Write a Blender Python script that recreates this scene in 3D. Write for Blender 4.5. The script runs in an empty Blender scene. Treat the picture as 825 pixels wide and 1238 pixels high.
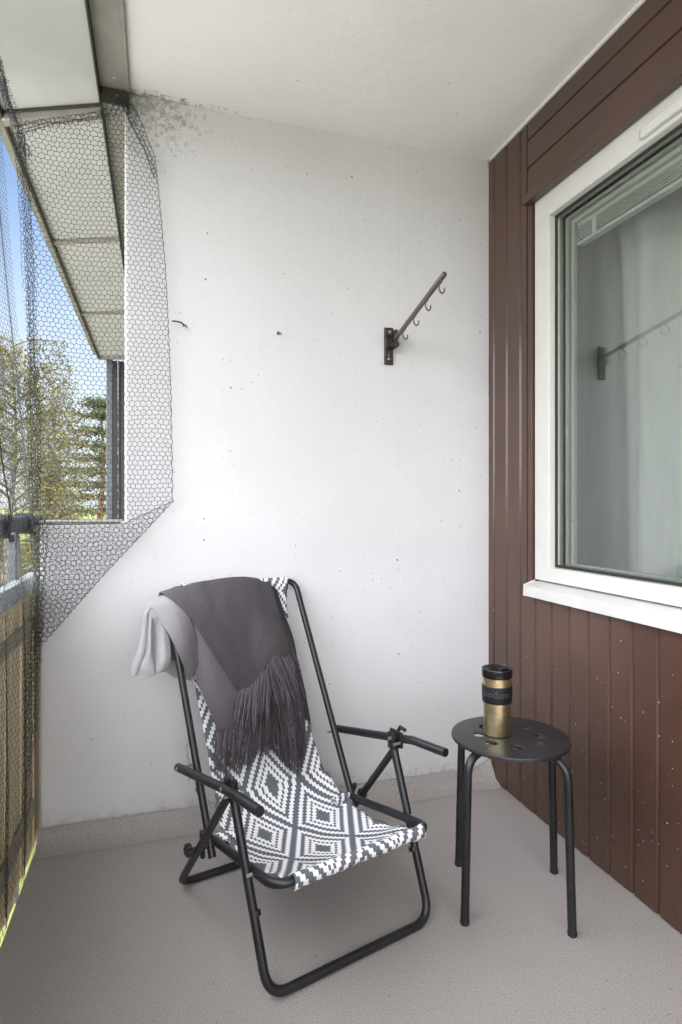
import bpy, bmesh, math, random
from mathutils import Vector, Matrix, noise
R = math.radians
sc = bpy.context.scene
col = sc.collection
random.seed(7)

# ------------------------------------------------------------------ camera model (survey of the place)
FPX, CX, CY, CAMH, YAW = 734.0, 412.5, 612.0, 1.10, R(16.8)
FW = Vector((math.sin(YAW), math.cos(YAW), 0)); RT = Vector((math.cos(YAW), -math.sin(YAW), 0)); UP = Vector((0, 0, 1))
CAM = Vector((0, 0, CAMH))
def ray(px, py): return FW + RT * ((px - CX) / FPX) - UP * ((py - CY) / FPX)
def atY(px, py, y): d = ray(px, py); return CAM + d * (y / d.y)
def atX(px, py, x): d = ray(px, py); return CAM + d * (x / d.x)

WALL_Y, WOOD_X, CEIL, EDGE_X, BACK_Y = 2.185, 1.285, 2.50, -0.375, -1.7

# ------------------------------------------------------------------ object helpers
def link(name, verts, faces, mat=None, parent=None, smooth=False, uvs=None, cols=None):
    me = bpy.data.meshes.new(name)
    me.from_pydata([tuple(v) for v in verts], [], faces)
    if smooth: me.shade_smooth()
    if uvs:
        l = me.uv_layers.new(name='UVMap')
        for lp in me.loops: l.data[lp.index].uv = uvs[lp.vertex_index]
    if cols:
        a = me.attributes.new('tint', 'FLOAT', 'POINT')
        a.data.foreach_set('value', cols)
    if mat: me.materials.append(mat)
    o = bpy.data.objects.new(name, me); col.objects.link(o)
    if parent: o.parent = parent
    return o
def tag(o, label=None, cat=None, group=None, kind=None):
    if label: o['label'] = label
    if cat: o['category'] = cat
    if group: o['group'] = group
    if kind: o['kind'] = kind
    return o
def empty(name, loc=(0, 0, 0), rz=0, label=None, cat=None, group=None):
    o = bpy.data.objects.new(name, None); col.objects.link(o); o.location = loc; o.rotation_euler = (0, 0, rz)
    o.empty_display_size = .1
    return tag(o, label, cat, group)
class MB:
    def __init__(s): s.v = []; s.f = []
    def add(s, vs, fs):
        n = len(s.v); s.v += [Vector(v) for v in vs]; s.f += [tuple(i + n for i in f) for f in fs]; return s
    def box(s, x0, x1, y0, y1, z0, z1):
        return s.add([(x0,y0,z0),(x1,y0,z0),(x1,y1,z0),(x0,y1,z0),(x0,y0,z1),(x1,y0,z1),(x1,y1,z1),(x0,y1,z1)],
                     [(0,3,2,1),(4,5,6,7),(0,1,5,4),(1,2,6,5),(2,3,7,6),(3,0,4,7)])
    def tube(s, pts, r, n=12, closed=False, caps=True):
        pts = [Vector(p) for p in pts]; m = len(pts)
        rr = r if isinstance(r, (list, tuple)) else [r] * m
        nrm = None; vs = []
        for i, p in enumerate(pts):
            if closed: t = (pts[(i+1) % m] - pts[i-1])
            else: t = pts[min(i+1, m-1)] - pts[max(i-1, 0)]
            if t.length < 1e-9: t = Vector((0, 0, 1))
            t.normalize()
            if nrm is None:
                a = Vector((0, 0, 1)) if abs(t.z) < .9 else Vector((1, 0, 0)); nrm = t.cross(a).normalized()
            else:
                nrm = (nrm - t * nrm.dot(t))
                nrm = nrm.normalized() if nrm.length > 1e-6 else t.orthogonal().normalized()
            b = t.cross(nrm)
            for k in range(n):
                an = 2 * math.pi * k / n
                vs.append(p + (nrm * math.cos(an) + b * math.sin(an)) * rr[i])
        fs = []
        for i in range(m if closed else m - 1):
            j = (i + 1) % m
            for k in range(n): fs.append((i*n+k, i*n+(k+1) % n, j*n+(k+1) % n, j*n+k))
        if caps and not closed:
            fs.append(tuple(range(n))[::-1]); fs.append(tuple((m-1)*n + k for k in range(n)))
        return s.add(vs, fs)
    def lathe(s, prof, c=(0, 0, 0), n=48):
        c = Vector(c); vs = []; fs = []
        for (r, z) in prof:
            for k in range(n):
                a = 2*math.pi*k/n; vs.append(c + Vector((r*math.cos(a), r*math.sin(a), z)))
        for i in range(len(prof)-1):
            for k in range(n): fs.append((i*n+k, i*n+(k+1) % n, (i+1)*n+(k+1) % n, (i+1)*n+k))
        return s.add(vs, fs)
    def build(s, name, mat=None, parent=None, smooth=False, bevel=0, seg=2):
        o = link(name, s.v, s.f, mat, parent, False)
        if smooth:
            o.data.shade_smooth()
            try: o.data.set_sharp_from_angle(angle=R(40))
            except Exception: pass
        if bevel:
            m = o.modifiers.new('bevel', 'BEVEL'); m.width = bevel; m.segments = seg; m.limit_method = 'ANGLE'; m.angle_limit = R(35)
            m.harden_normals = False
        return o
def fillet(pts, rad, n=6):
    pts = [Vector(p) for p in pts]; out = [pts[0]]
    for i in range(1, len(pts)-1):
        a, b, c = pts[i-1], pts[i], pts[i+1]
        r = rad[i] if isinstance(rad, (list, tuple)) else rad
        if r <= 0: out.append(b); continue
        u1 = (a-b).normalized(); u2 = (c-b).normalized(); ang = u1.angle(u2)
        d = min(r / math.tan(ang/2), (a-b).length*.49, (c-b).length*.49)
        p1 = b + u1*d; p2 = b + u2*d
        for k in range(n+1):
            t = k/n; out.append(p1*(1-t)**2 + b*2*t*(1-t)*.5 + (p1+p2)*.5*(2*t*(1-t))*.5 + p2*t*t if False else (p1*(1-t)**2 + b*(2*t*(1-t)) + p2*t*t))
    out.append(pts[-1]); return out
def crom(P, t):
    n = len(P)-1; i = min(int(t*n), n-1); u = t*n - i
    p0, p1, p2, p3 = P[max(i-1,0)], P[i], P[i+1], P[min(i+2,n)]
    return 0.5*((2*p1) + (p2-p0)*u + (2*p0-5*p1+4*p2-p3)*u*u + (3*p1-p0-3*p2+p3)*u*u*u)

# ------------------------------------------------------------------ materials
def srgb(r, g, b):
    f = lambda c: (c/255/12.92) if c/255 <= .04045 else ((c/255+.055)/1.055)**2.4
    return (f(r), f(g), f(b), 1)
class NT:
    def __init__(s, name):
        s.m = bpy.data.materials.new(name); s.m.use_nodes = True; s.t = s.m.node_tree; s.t.nodes.clear()
        s.out = s.n('ShaderNodeOutputMaterial'); s.b = s.n('ShaderNodeBsdfPrincipled'); s.l(s.b.outputs[0], s.out.inputs[0])
        s._co = None
    def n(s, typ, **k):
        nd = s.t.nodes.new(typ)
        for a, v in k.items(): setattr(nd, a, v)
        return nd
    def l(s, a, b): s.t.links.new(a, b)
    def set(s, inp, v):
        if hasattr(v, 'is_output'): s.l(v, inp)
        elif v is not None: inp.default_value = v
    def co(s, kind='Object', scale=None):
        if s._co is None: s._co = s.n('ShaderNodeTexCoord')
        o = s._co.outputs[kind]
        if scale:
            mp = s.n('ShaderNodeMapping'); s.l(o, mp.inputs[0]); mp.inputs['Scale'].default_value = scale; return mp.outputs[0]
        return o
    def noise(s, vec, scale, detail=4, rough=.5, dist=0):
        n = s.n('ShaderNodeTexNoise'); s.set(n.inputs['Vector'], vec)
        n.inputs['Scale'].default_value = scale; n.inputs['Detail'].default_value = detail; n.inputs['Roughness'].default_value = rough; n.inputs['Distortion'].default_value = dist
        return n.outputs['Fac']
    def vor(s, vec, scale, feature='F1', rnd=1, out='Distance'):
        n = s.n('ShaderNodeTexVoronoi'); n.feature = feature; s.set(n.inputs['Vector'], vec)
        n.inputs['Scale'].default_value = scale; n.inputs['Randomness'].default_value = rnd
        return n.outputs[out]
    def math(s, op, a, b=None, c=None, clamp=False):
        n = s.n('ShaderNodeMath', operation=op, use_clamp=clamp)
        s.set(n.inputs[0], a)
        if b is not None: s.set(n.inputs[1], b)
        if c is not None: s.set(n.inputs[2], c)
        return n.outputs[0]
    def ramp(s, fac, stops, interp='LINEAR'):
        n = s.n('ShaderNodeValToRGB'); n.color_ramp.interpolation = interp
        e = n.color_ramp.elements
        while len(e) > 1: e.remove(e[-1])
        e[0].position = stops[0][0]; e[0].color = stops[0][1] if len(stops[0][1]) == 4 else (*stops[0][1], 1)
        for p, c in stops[1:]:
            x = e.new(p); x.color = c
        s.l(fac, n.inputs[0]); return n.outputs[0]
    def step(s, fac, a, b):      # smooth 0..1 between a and b
        n = s.n('ShaderNodeMapRange', interpolation_type='SMOOTHSTEP'); s.set(n.inputs[0], fac)
        n.inputs[1].default_value = a; n.inputs[2].default_value = b; return n.outputs[0]
    def mix(s, f, a, b, mode='MIX'):
        n = s.n('ShaderNodeMix', data_type='RGBA', blend_type=mode)
        s.set(n.inputs[0], f); s.set(n.inputs[6], a); s.set(n.inputs[7], b); return n.outputs[2]
    def sep(s, v):
        n = s.n('ShaderNodeSeparateXYZ'); s.l(v, n.inputs[0]); return n.outputs
    def comb(s, x, y, z):
        n = s.n('ShaderNodeCombineXYZ')
        for i, v in enumerate((x, y, z)): s.set(n.inputs[i], v)
        return n.outputs[0]
    def bump(s, h, strength=.3, dist=.002, nrm=None):
        n = s.n('ShaderNodeBump'); s.l(h, n.inputs['Height']); n.inputs['Strength'].default_value = strength; n.inputs['Distance'].default_value = dist
        if nrm: s.l(nrm, n.inputs['Normal'])
        return n.outputs[0]
    def fin(s, color=None, rough=None, nrm=None, metal=None, spec=None, **k):
        s.set(s.b.inputs['Base Color'], color); s.set(s.b.inputs['Roughness'], rough); s.set(s.b.inputs['Metallic'], metal)
        s.set(s.b.inputs['Specular IOR Level'], spec)
        if nrm is not None: s.l(nrm, s.b.inputs['Normal'])
        for a, v in k.items(): s.set(s.b.inputs[a.replace('_', ' ')], v)
        return s.m
def W(v): return (v, v, v, 1)

def m_simple(name, c, rough=.5, metal=0, nscale=40, var=.15, bump=.1, bdist=.001, spec=.5):
    t = NT(name); co = t.co(); n = t.noise(co, nscale, 5)
    cc = tuple(x*(1-var) for x in c[:3])+(1,); cd = tuple(min(1, x*(1+var)) for x in c[:3])+(1,)
    return t.fin(t.ramp(n, [(.3, cc), (.7, cd)]), rough, t.bump(n, bump, bdist), metal, spec)

def m_wall(name, base, is_wall):
    t = NT(name); co = t.co()
    big = t.noise(co, 1.3, 4, .55); med = t.noise(co, 9, 5, .6); fine = t.noise(co, 160, 3, .6)
    c = t.mix(t.step(big, .35, .68), tuple(x*.93 for x in base[:3])+(1,), base)
    c = t.mix(t.math('MULTIPLY', t.step(med, .45, .75), .16), c, tuple(x*.86 for x in base[:3])+(1,))
    # vertical drips/brush marks
    if is_wall:
        dr = t.noise(t.co('Object', (14, 1, .8)), 2.2, 5, .6)
        c = t.mix(t.math('MULTIPLY', t.step(dr, .55, .8), .05), c, W(.45))
    # blow holes and specks
    warp = t.n('ShaderNodeVectorMath', operation='ADD'); t.l(co, warp.inputs[0])
    nz = t.n('ShaderNodeTexNoise'); nz.inputs['Scale'].default_value = 25; t.l(co, nz.inputs['Vector'])
    sc_ = t.n('ShaderNodeVectorMath', operation='SCALE'); t.l(nz.outputs['Color'], sc_.inputs[0]); sc_.inputs['Scale'].default_value = .02
    t.l(sc_.outputs[0], warp.inputs[1]); wv = warp.outputs[0]
    wsep = t.sep(wv); w2 = t.comb(wsep[0], wsep[2] if is_wall else wsep[1], 0)
    def specks(scale, r0, r1, keep):
        vd = t.n('ShaderNodeTexVoronoi', voronoi_dimensions='2D'); vd.inputs['Scale'].default_value = scale; t.l(w2, vd.inputs['Vector'])
        rs = t.sep(vd.outputs['Color'])
        size = t.math('MULTIPLY_ADD', rs[1], r1-r0, r0)
        d = t.math('SUBTRACT', size, vd.outputs['Distance'])
        on = t.math('GREATER_THAN', t.math('MULTIPLY_ADD', big, .7, t.math('SUBTRACT', rs[0], .35)), keep)
        return t.math('MULTIPLY', t.step(d, 0, .03), on)
    s1 = specks(11, .012, .052, .78 if is_wall else .985)
    s2 = specks(30, .02, .075, .84 if is_wall else .985)
    hol = t.math('MAXIMUM', s1, s2)
    c = t.mix(t.math('MULTIPLY', hol, .62), c, srgb(62, 56, 50))
    sep = t.sep(co)
    h = t.math('MULTIPLY_ADD', fine, .25, t.math('MULTIPLY', med, .8))
    if is_wall:
        # mould creeping from the upper outer corner along the ceiling joint
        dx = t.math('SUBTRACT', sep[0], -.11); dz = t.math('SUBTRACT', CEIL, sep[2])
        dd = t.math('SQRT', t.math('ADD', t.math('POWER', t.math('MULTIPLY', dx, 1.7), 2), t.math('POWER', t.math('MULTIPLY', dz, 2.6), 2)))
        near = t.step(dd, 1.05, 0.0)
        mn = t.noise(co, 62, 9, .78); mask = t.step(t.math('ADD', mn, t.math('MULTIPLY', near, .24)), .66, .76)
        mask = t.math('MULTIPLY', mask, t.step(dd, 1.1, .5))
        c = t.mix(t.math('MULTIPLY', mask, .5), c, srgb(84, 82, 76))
        # grime near the floor
        low = t.math('MULTIPLY', t.step(sep[2], .12, .02), t.step(t.noise(co, 22, 6, .7), .42, .7))
        c = t.mix(t.math('MULTIPLY', low, .55), c, srgb(120, 110, 96))
        # one rusty chip behind the chair with a crack above it
        cp = t.comb(t.math('SUBTRACT', sep[0], .138), 0, t.math('MULTIPLY', t.math('SUBTRACT', sep[2], .118), .42))
        ln = t.n('ShaderNodeVectorMath', operation='LENGTH'); t.l(cp, ln.inputs[0])
        chip = t.step(t.math('ADD', ln.outputs['Value'], t.math('MULTIPLY', t.noise(co, 60, 4), .016)), .0215, .0165)
        c = t.mix(chip, c, srgb(112, 82, 58))
        crack = t.math('MULTIPLY', t.step(t.math('ABSOLUTE', t.math('ADD', t.math('SUBTRACT', sep[0], .10), t.math('MULTIPLY', t.math('SUBTRACT', t.noise(co, 30, 4), .5), .09))), .0035, .001),
                       t.math('MULTIPLY', t.step(sep[2], .13, .15), t.step(sep[2], .30, .26)))
        c = t.mix(t.math('MULTIPLY', crack, .7), c, srgb(100, 84, 66))
        # faint formwork joint
        joint = t.step(t.math('ABSOLUTE', t.math('SUBTRACT', sep[0], .90)), .004, .0)
        h = t.math('SUBTRACT', h, t.math('MULTIPLY', joint, .12))
        h = t.math('SUBTRACT', h, t.math('MULTIPLY', t.math('ADD', chip, crack), 1.2))
        h = t.math('MULTIPLY_ADD', dr, .15, h)
    else:
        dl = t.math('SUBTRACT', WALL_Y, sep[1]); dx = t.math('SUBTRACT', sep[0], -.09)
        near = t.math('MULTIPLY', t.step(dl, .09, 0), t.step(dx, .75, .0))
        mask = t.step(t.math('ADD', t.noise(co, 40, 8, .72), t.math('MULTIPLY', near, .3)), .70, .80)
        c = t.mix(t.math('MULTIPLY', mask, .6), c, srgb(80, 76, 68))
    h = t.math('SUBTRACT', h, t.math('MULTIPLY', hol, 1.5))
    return t.fin(c, .8, t.bump(h, .6, .005), spec=.25)

def m_floor():
    t = NT('speckled_vinyl'); co = t.co()
    a = t.noise(co, 430, 2, .75); b = t.noise(co, 260, 3, .6); big = t.noise(co, 2.2, 4, .6)
    c = t.ramp(a, [(.30, srgb(80, 74, 71)), (.45, srgb(144, 138, 135)), (.58, srgb(168, 163, 161)), (.72, srgb(210, 206, 205))])
    c = t.mix(.35, c, t.ramp(b, [(.35, srgb(116, 109, 105)), (.65, srgb(174, 168, 166))]))
    c = t.mix(t.math('MULTIPLY', t.step(big, .4, .75), .22), c, srgb(140, 130, 120))
    st = t.math('MULTIPLY', t.step(t.noise(co, 7, 6, .7), .62, .78), .28)
    c = t.mix(st, c, srgb(132, 120, 104))
    vd = t.n('ShaderNodeTexVoronoi'); vd.inputs['Scale'].default_value = 16; vd.voronoi_dimensions = '2D'; t.l(co, vd.inputs['Vector'])
    rs = t.sep(vd.outputs['Color']); dot = t.math('MULTIPLY', t.step(vd.outputs['Distance'], .05, .03), t.math('GREATER_THAN', rs[0], .88))
    c = t.mix(t.math('MULTIPLY', dot, .45), c, srgb(70, 62, 56))
    return t.fin(c, .62, t.bump(t.math('ADD', a, t.math('MULTIPLY', t.noise(co, 30, 3), .6)), .10, .001), spec=.35)

def m_wood_paint():
    t = NT('brown_painted_boards'); co = t.co()
    g = t.noise(t.co('Object', (30, 30, 2.2)), 3, 6, .65, 1.2)
    sl = t.noise(t.co('Object', (60, 60, 22)), 4, 4, .6)
    big = t.noise(co, 2.0, 4, .6)
    c = t.ramp(big, [(.3, srgb(62, 42, 33)), (.55, srgb(72, 48, 38)), (.75, srgb(84, 58, 47))])
    c = t.mix(t.math('MULTIPLY', t.step(g, .55, .75), .3), c, srgb(70, 47, 41))
    sep = t.sep(co)
    low = t.step(sep[2], .9, .0)
    # paint flecks, denser close to the floor
    def fl(scale, r, keep):
        vd = t.n('ShaderNodeTexVoronoi', voronoi_dimensions='2D'); vd.inputs['Scale'].default_value = scale; t.l(t.comb(sep[1], t.math('MULTIPLY', sep[2], .75), 0), vd.inputs['Vector'])
        rs = t.sep(vd.outputs['Color'])
        return t.math('MULTIPLY', t.step(t.math('SUBTRACT', t.math('MULTIPLY', rs[1], r), vd.outputs['Distance']), 0, .04),
                      t.math('GREATER_THAN', t.math('MULTIPLY_ADD', low, .16, rs[0]), keep))
    f = t.math('MAXIMUM', fl(26, .06, 1.02), fl(60, .13, 1.01))
    c = t.mix(t.math('MULTIPLY', f, .75), c, srgb(205, 190, 180))
    dk = t.math('MULTIPLY', t.step(t.noise(co, 5, 6, .7), .6, .8), .35)
    c = t.mix(dk, c, srgb(58, 42, 37))
    rough = t.math('MULTIPLY_ADD', big, .25, .30)
    h = t.math('ADD', t.math('MULTIPLY', g, .8), t.math('ADD', t.math('MULTIPLY', sl, .7), t.math('MULTIPLY', f, .5)))
    return t.fin(c, rough, t.bump(h, .6, .0018), spec=.35, Coat_Weight=.55, Coat_Roughness=.13)

def m_metal_black():
    t = NT('black_powder_coat'); co = t.co()
    n = t.noise(co, 380, 2); b = t.noise(co, 14, 5, .7)
    c = t.ramp(b, [(.35, srgb(20, 21, 24)), (.7, srgb(31, 32, 35))])
    ch = t.math('MULTIPLY', t.step(t.noise(co, 55, 5, .75), .73, .76), .7)
    c = t.mix(ch, c, srgb(165, 162, 158))
    return t.fin(c, t.math('MULTIPLY_ADD', b, .2, .30), t.bump(n, .12, .0006), spec=.5)

def m_sling():
    t = NT('stepped_diamond_weave'); uv = t.co('UV'); s = t.sep(uv)
    NQ = 28
    def idx(x, off, per):        # whole cells counted from a diamond centre, folded to 0..NQ/2
        n = t.math('FLOOR', t.math('ADD', t.math('DIVIDE', t.math('ADD', x, 50*per - off), per/NQ), .5))
        m = t.math('MODULO', t.math('ADD', n, NQ/2), NQ)
        return t.math('ABSOLUTE', t.math('SUBTRACT', m, NQ/2))
    a, b_ = idx(s[0], .009, .19), idx(s[1], .167, .305)
    d1 = t.math('ADD', a, b_); d2 = t.math('SUBTRACT', NQ, d1)
    k_ = t.math('DIVIDE', t.math('MINIMUM', d1, d2), NQ/2)
    gr, wh = (0, 0, 0, 1), (1, 1, 1, 1); e = .5/14
    k = t.ramp(k_, [(0, gr), (4/14-e, wh), (6/14-e, gr), (7/14-e, wh), (9/14-e, gr), (11/14-e, wh), (13/14-e, gr)], 'CONSTANT')
    wv = t.math('MULTIPLY', t.math('SINE', t.math('MULTIPLY', s[0], 3400)), t.math('SINE', t.math('MULTIPLY', s[1], 3000)))
    c = t.mix(k, srgb(98, 102, 112), srgb(232, 231, 232))
    big = t.noise(uv, 14, 5, .7)
    c = t.mix(t.math('MULTIPLY', t.step(big, .55, .8), .12), c, srgb(150, 145, 135))
    return t.fin(c, .8, t.bump(wv, .3, .0008), spec=.2)

def m_blanket():
    t = NT('woven_wool_blanket'); uv = t.co('UV'); s = t.sep(uv)
    at = t.n('ShaderNodeAttribute'); at.attribute_name = 'tint'
    tw = t.math('SINE', t.math('MULTIPLY', t.math('ADD', s[0], t.math('MULTIPLY', s[1], 1.3)), 1350))
    n = t.noise(t.co(), 300, 3, .75); n2 = t.noise(t.co(), 30, 4, .6)
    tn = t.math('ADD', at.outputs['Fac'], t.math('MULTIPLY', t.math('SUBTRACT', n, .5), .42))
    c = t.ramp(tn, [(0, srgb(216, 213, 216)), (.3, srgb(184, 181, 184)), (.6, srgb(112, 107, 112)), (.85, srgb(78, 72, 77)), (1, srgb(52, 47, 52))])
    c = t.mix(t.math('MULTIPLY', t.step(tw, -.1, .9), .28), c, t.mix(.45, c, (.55, .53, .55, 1)))
    h = t.math('ADD', t.math('MULTIPLY', tw, .5), n)
    return t.fin(c, .95, t.bump(h, .8, .002), spec=.1, Sheen_Weight=.08, Sheen_Roughness=.5)

def m_glass(name, k=3.1, tint=(.78, .81, .785, 1)):
    t = NT(name); t.t.nodes.remove(t.b)
    fr = t.n('ShaderNodeFresnel'); fr.inputs['IOR'].default_value = 1.5
    f = t.math('MULTIPLY', fr.outputs[0], k, clamp=True)
    tr = t.n('ShaderNodeBsdfTransparent'); tr.inputs[0].default_value = tint
    gl = t.n('ShaderNodeBsdfGlossy'); gl.inputs['Roughness'].default_value = .004; gl.inputs[0].default_value = (.95, 1, .96, 1)
    mx = t.n('ShaderNodeMixShader'); t.l(f, mx.inputs[0]); t.l(tr.outputs[0], mx.inputs[1]); t.l(gl.outputs[0], mx.inputs[2])
    t.l(mx.outputs[0], t.out.inputs[0]); return t.m

def m_curtain():
    t = NT('sheer_curtain'); t.t.nodes.remove(t.b)
    s = t.sep(t.co()); w = t.math('SINE', t.math('MULTIPLY', s[2], 2400)); n = t.noise(t.co('Object', (3, 20, 3)), 2, 3)
    c = t.ramp(n, [(.3, (.76, .77, .75, 1)), (.7, (.82, .84, .81, 1))])
    d = t.n('ShaderNodeBsdfDiffuse'); t.l(c, d.inputs[0]); tl = t.n('ShaderNodeBsdfTranslucent'); t.l(c, tl.inputs[0])
    tr = t.n('ShaderNodeBsdfTransparent'); a = t.n('ShaderNodeMixShader'); a.inputs[0].default_value = .3
    t.l(d.outputs[0], a.inputs[1]); t.l(tl.outputs[0], a.inputs[2])
    b = t.n('ShaderNodeMixShader'); b.inputs[0].default_value = .06; t.l(a.outputs[0], b.inputs[1]); t.l(tr.outputs[0], b.inputs[2])
    t.l(b.outputs[0], t.out.inputs[0]); return t.m

def m_leaf(name, c1, c2, tr=.35):
    t = NT(name); t.t.nodes.remove(t.b)
    g = t.n('ShaderNodeNewGeometry'); n = t.noise(t.co(), 1.2, 3)
    f = t.math('ADD', t.math('MULTIPLY', g.outputs['Random Per Island'], .7), t.math('MULTIPLY', n, .3))
    c = t.mix(f, c1, c2)
    d = t.n('ShaderNodeBsdfDiffuse'); t.l(c, d.inputs[0]); tl = t.n('ShaderNodeBsdfTranslucent'); t.l(c, tl.inputs[0])
    a = t.n('ShaderNodeMixShader'); a.inputs[0].default_value = tr
    t.l(d.outputs[0], a.inputs[1]); t.l(tl.outputs[0], a.inputs[2]); t.l(a.outputs[0], t.out.inputs[0]); return t.m

def m_boards():
    t = NT('pale_timber_boards'); co = t.co(); s = t.sep(co)
    g = t.noise(t.co('Object', (8, 26, 1.0)), 3, 6, .6, .6)
    c = t.ramp(g, [(.3, srgb(172, 154, 120)), (.5, srgb(206, 192, 158)), (.7, srgb(224, 212, 182))])
    low = t.step(s[2], .35, -.02)
    c = t.mix(t.math('MULTIPLY', t.math('MULTIPLY', t.step(t.noise(t.co('Object', (4, 40, 2)), 2, 5), .4, .7), low), .7), c, srgb(104, 92, 56))
    return t.fin(c, .7, t.bump(g, .3, .002), spec=.3)

M = dict(
    wall=m_wall('painted_concrete_wall', srgb(205, 204, 206), True),
    ceil=m_wall('painted_concrete_ceiling', srgb(222, 221, 219), False),
    floor=m_floor(), wood=m_wood_paint(), black=m_metal_black(), sling=m_sling(), blanket=m_blanket(), boards=m_boards(),
    glass=m_glass('window_glass'), curtain=m_curtain(),
    frame=m_simple('white_window_paint', srgb(194, 193, 188), .38, 0, 12, .03, .04, .0005),
    sill=m_simple('white_sheet_sill', srgb(192, 191, 189), .35, 0, 9, .05, .05, .0005),
    inner=m_simple('pale_green_inner_sash', srgb(178, 182, 172), .4, 0, 20, .04, .05, .0005),
    gasket=m_simple('black_rubber_gasket', (.012, .012, .012, 1), .6, 0, 80, .1, .05, .0005),
    panel=m_simple('grey_soffit_sheet', srgb(180, 180, 180), .6, 0, 6, .05, .08, .001),
    flash=m_simple('dull_grey_flashing', srgb(146, 144, 138), .5, .2, 9, .16, .1, .001),
    dark=m_simple('dark_weathered_steel', srgb(66, 64, 60), .6, .3, 30, .25, .2, .001),
    rack=m_simple('brown_black_forged_steel', srgb(58, 52, 50), .42, .5, 160, .3, .35, .001),
    rod=m_simple('worn_bronze_rod', srgb(104, 95, 91), .38, .6, 160, .25, .3, .0008),
    zinc=m_simple('zinc_steel', srgb(170, 170, 168), .35, .8, 60, .1, .1, .0006),
    railm=m_simple('grey_railing_steel', srgb(84, 88, 90), .5, .3, 30, .15, .15, .001),
    railcap=m_simple('galvanised_cap', srgb(168, 174, 178), .45, .4, 25, .12, .1, .001),
    batten=m_simple('weathered_batten', srgb(146, 138, 122), .8, 0, 30, .2, .3, .002),
    net=m_simple('net_twine', srgb(36, 41, 43), .7, 0, 300, .2, .2, .0004),
    netpale=m_simple('net_twine_pale', srgb(52, 60, 62), .7, 0, 300, .2, .2, .0004),  # slightly lighter twine than the main net
    seat=m_simple('black_stool_seat', srgb(38, 39, 42), .36, .15, 220, .08, .12, .0005),
    lid=m_simple('black_mug_lid', (.006, .006, .007, 1), .22, 0, 60, .1, .03, .0005),
    band=m_simple('black_silicone_band', (.009, .010, .013, 1), .42, 0, 200, .1, .05, .0005, .35),
    room=m_simple('room_plaster', srgb(168, 166, 160), .9, 0, 5, .05, .05, .001),
    slat=m_simple('blind_slat', srgb(190, 193, 188), .4, 0, 30, .03, .03, .0005),
    bark=m_simple('birch_bark', srgb(96, 92, 84), .85, 0, 9, .5, .5, .01),
    barkp=m_simple('pine_bark', srgb(110, 84, 66), .9, 0, 9, .4, .5, .02),
    leafb=m_leaf('birch_leaf', (.08, .085, .025, 1), (.16, .135, .038, 1)),
    leafp=m_leaf('pine_needles', (.035, .05, .022, 1), (.085, .09, .04, 1), .15),
    leafs=m_leaf('shrub_leaf', (.05, .07, .02, 1), (.11, .12, .035, 1)),
)
# brass of the mug: brushed
t = NT('brushed_brass'); n = t.noise(t.co('Object', (1, 1, 1)), 60, 3)
M['brass'] = t.fin(t.ramp(n, [(.3, srgb(214, 194, 146)), (.7, srgb(236, 222, 182))]), .33, t.bump(n, .03, .0005), 1.0)
# ground outside
t = NT('meadow_grass'); co = t.co(); n = t.noise(co, .35, 6, .6); n2 = t.noise(co, 14, 5, .7)
c = t.mix(n2, t.ramp(n, [(.3, (.09, .105, .035, 1)), (.7, (.14, .15, .05, 1))]), t.ramp(n, [(.3, (.12, .14, .04, 1)), (.7, (.18, .19, .07, 1))]))
M['grass'] = t.fin(c, .9, t.bump(n2, .6, .05), spec=.1)

# ------------------------------------------------------------------ setting: ground, floor, ceiling
GZ = -5.6
o = link('ground', [(-900, -300, GZ), (300, -300, GZ), (300, 1500, GZ), (-900, 1500, GZ)], [(0, 1, 2, 3)], M['grass']); tag(o, kind='structure')

t = NT('pale_bounce_ground'); co = t.co(); n = t.noise(co, 60, 4, .7); n2 = t.noise(co, .8, 4)
c = t.mix(.4, t.ramp(n, [(.3, (.36, .35, .34, 1)), (.7, (.58, .57, .55, 1))]), t.ramp(n2, [(.3, (.42, .41, .40, 1)), (.7, (.52, .51, .50, 1))]))
M['bounce'] = t.fin(c, .9, t.bump(n, .5, .01), spec=.1)
o = link('bounce_yard', [(-34, -26, GZ+.012), (-3.0, -26, GZ+.012), (-3.0, 11, GZ+.012), (-34, 11, GZ+.012)], [(0, 1, 2, 3)], M['bounce']); tag(o, kind='structure')  # added pale yard, bounces neutral light up to the ceiling

# balcony slab with the vinyl floor and a coved skirting at the foot of the end wall
b = MB(); b.box(EDGE_X, WOOD_X+.2, BACK_Y-.3, 2.12, -.2, 0)
b.build('floor', M['floor']); tag(bpy.data.objects['floor'], kind='structure')
prof = [(2.085, .0012), (2.105, .004), (2.128, .010), (2.146, .020), (2.160, .034), (2.168, .050), (2.1745, .052), (2.1745, -.03), (2.085, -.03)]
NX = 90; vs = []; fs = []
for i in range(NX+1):
    x = EDGE_X + .003 + (WOOD_X - EDGE_X - .004) * i/NX
    for j, (y, z) in enumerate(prof):
        w = noise.noise(Vector((x*7, j*.3, 0)))*.003 + noise.noise(Vector((x*34, 0, 5)))*.0022
        dz = w if 2 < j < 7 else 0
        e = max(0, (x-1.20)/.085)**2*.03 if j in (1, 2, 3, 4, 5, 6) else 0
        vs.append((x, y + (noise.noise(Vector((x*5, 9, 0)))*.003 if j < 6 else 0), z + dz + e*(.3 if j < 3 else 1)))
n_ = len(prof)
for i in range(NX):
    for j in range(n_-1): fs.append((i*n_+j, (i+1)*n_+j, (i+1)*n_+j+1, i*n_+j+1))
fs += [tuple(range(n_))[::-1], tuple(NX*n_+k for k in range(n_))]
t2 = M['floor']
o = link('skirting', vs, fs, M['floor'], None, True); o.data.set_sharp_from_angle(angle=R(60)); tag(o, kind='structure')
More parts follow.
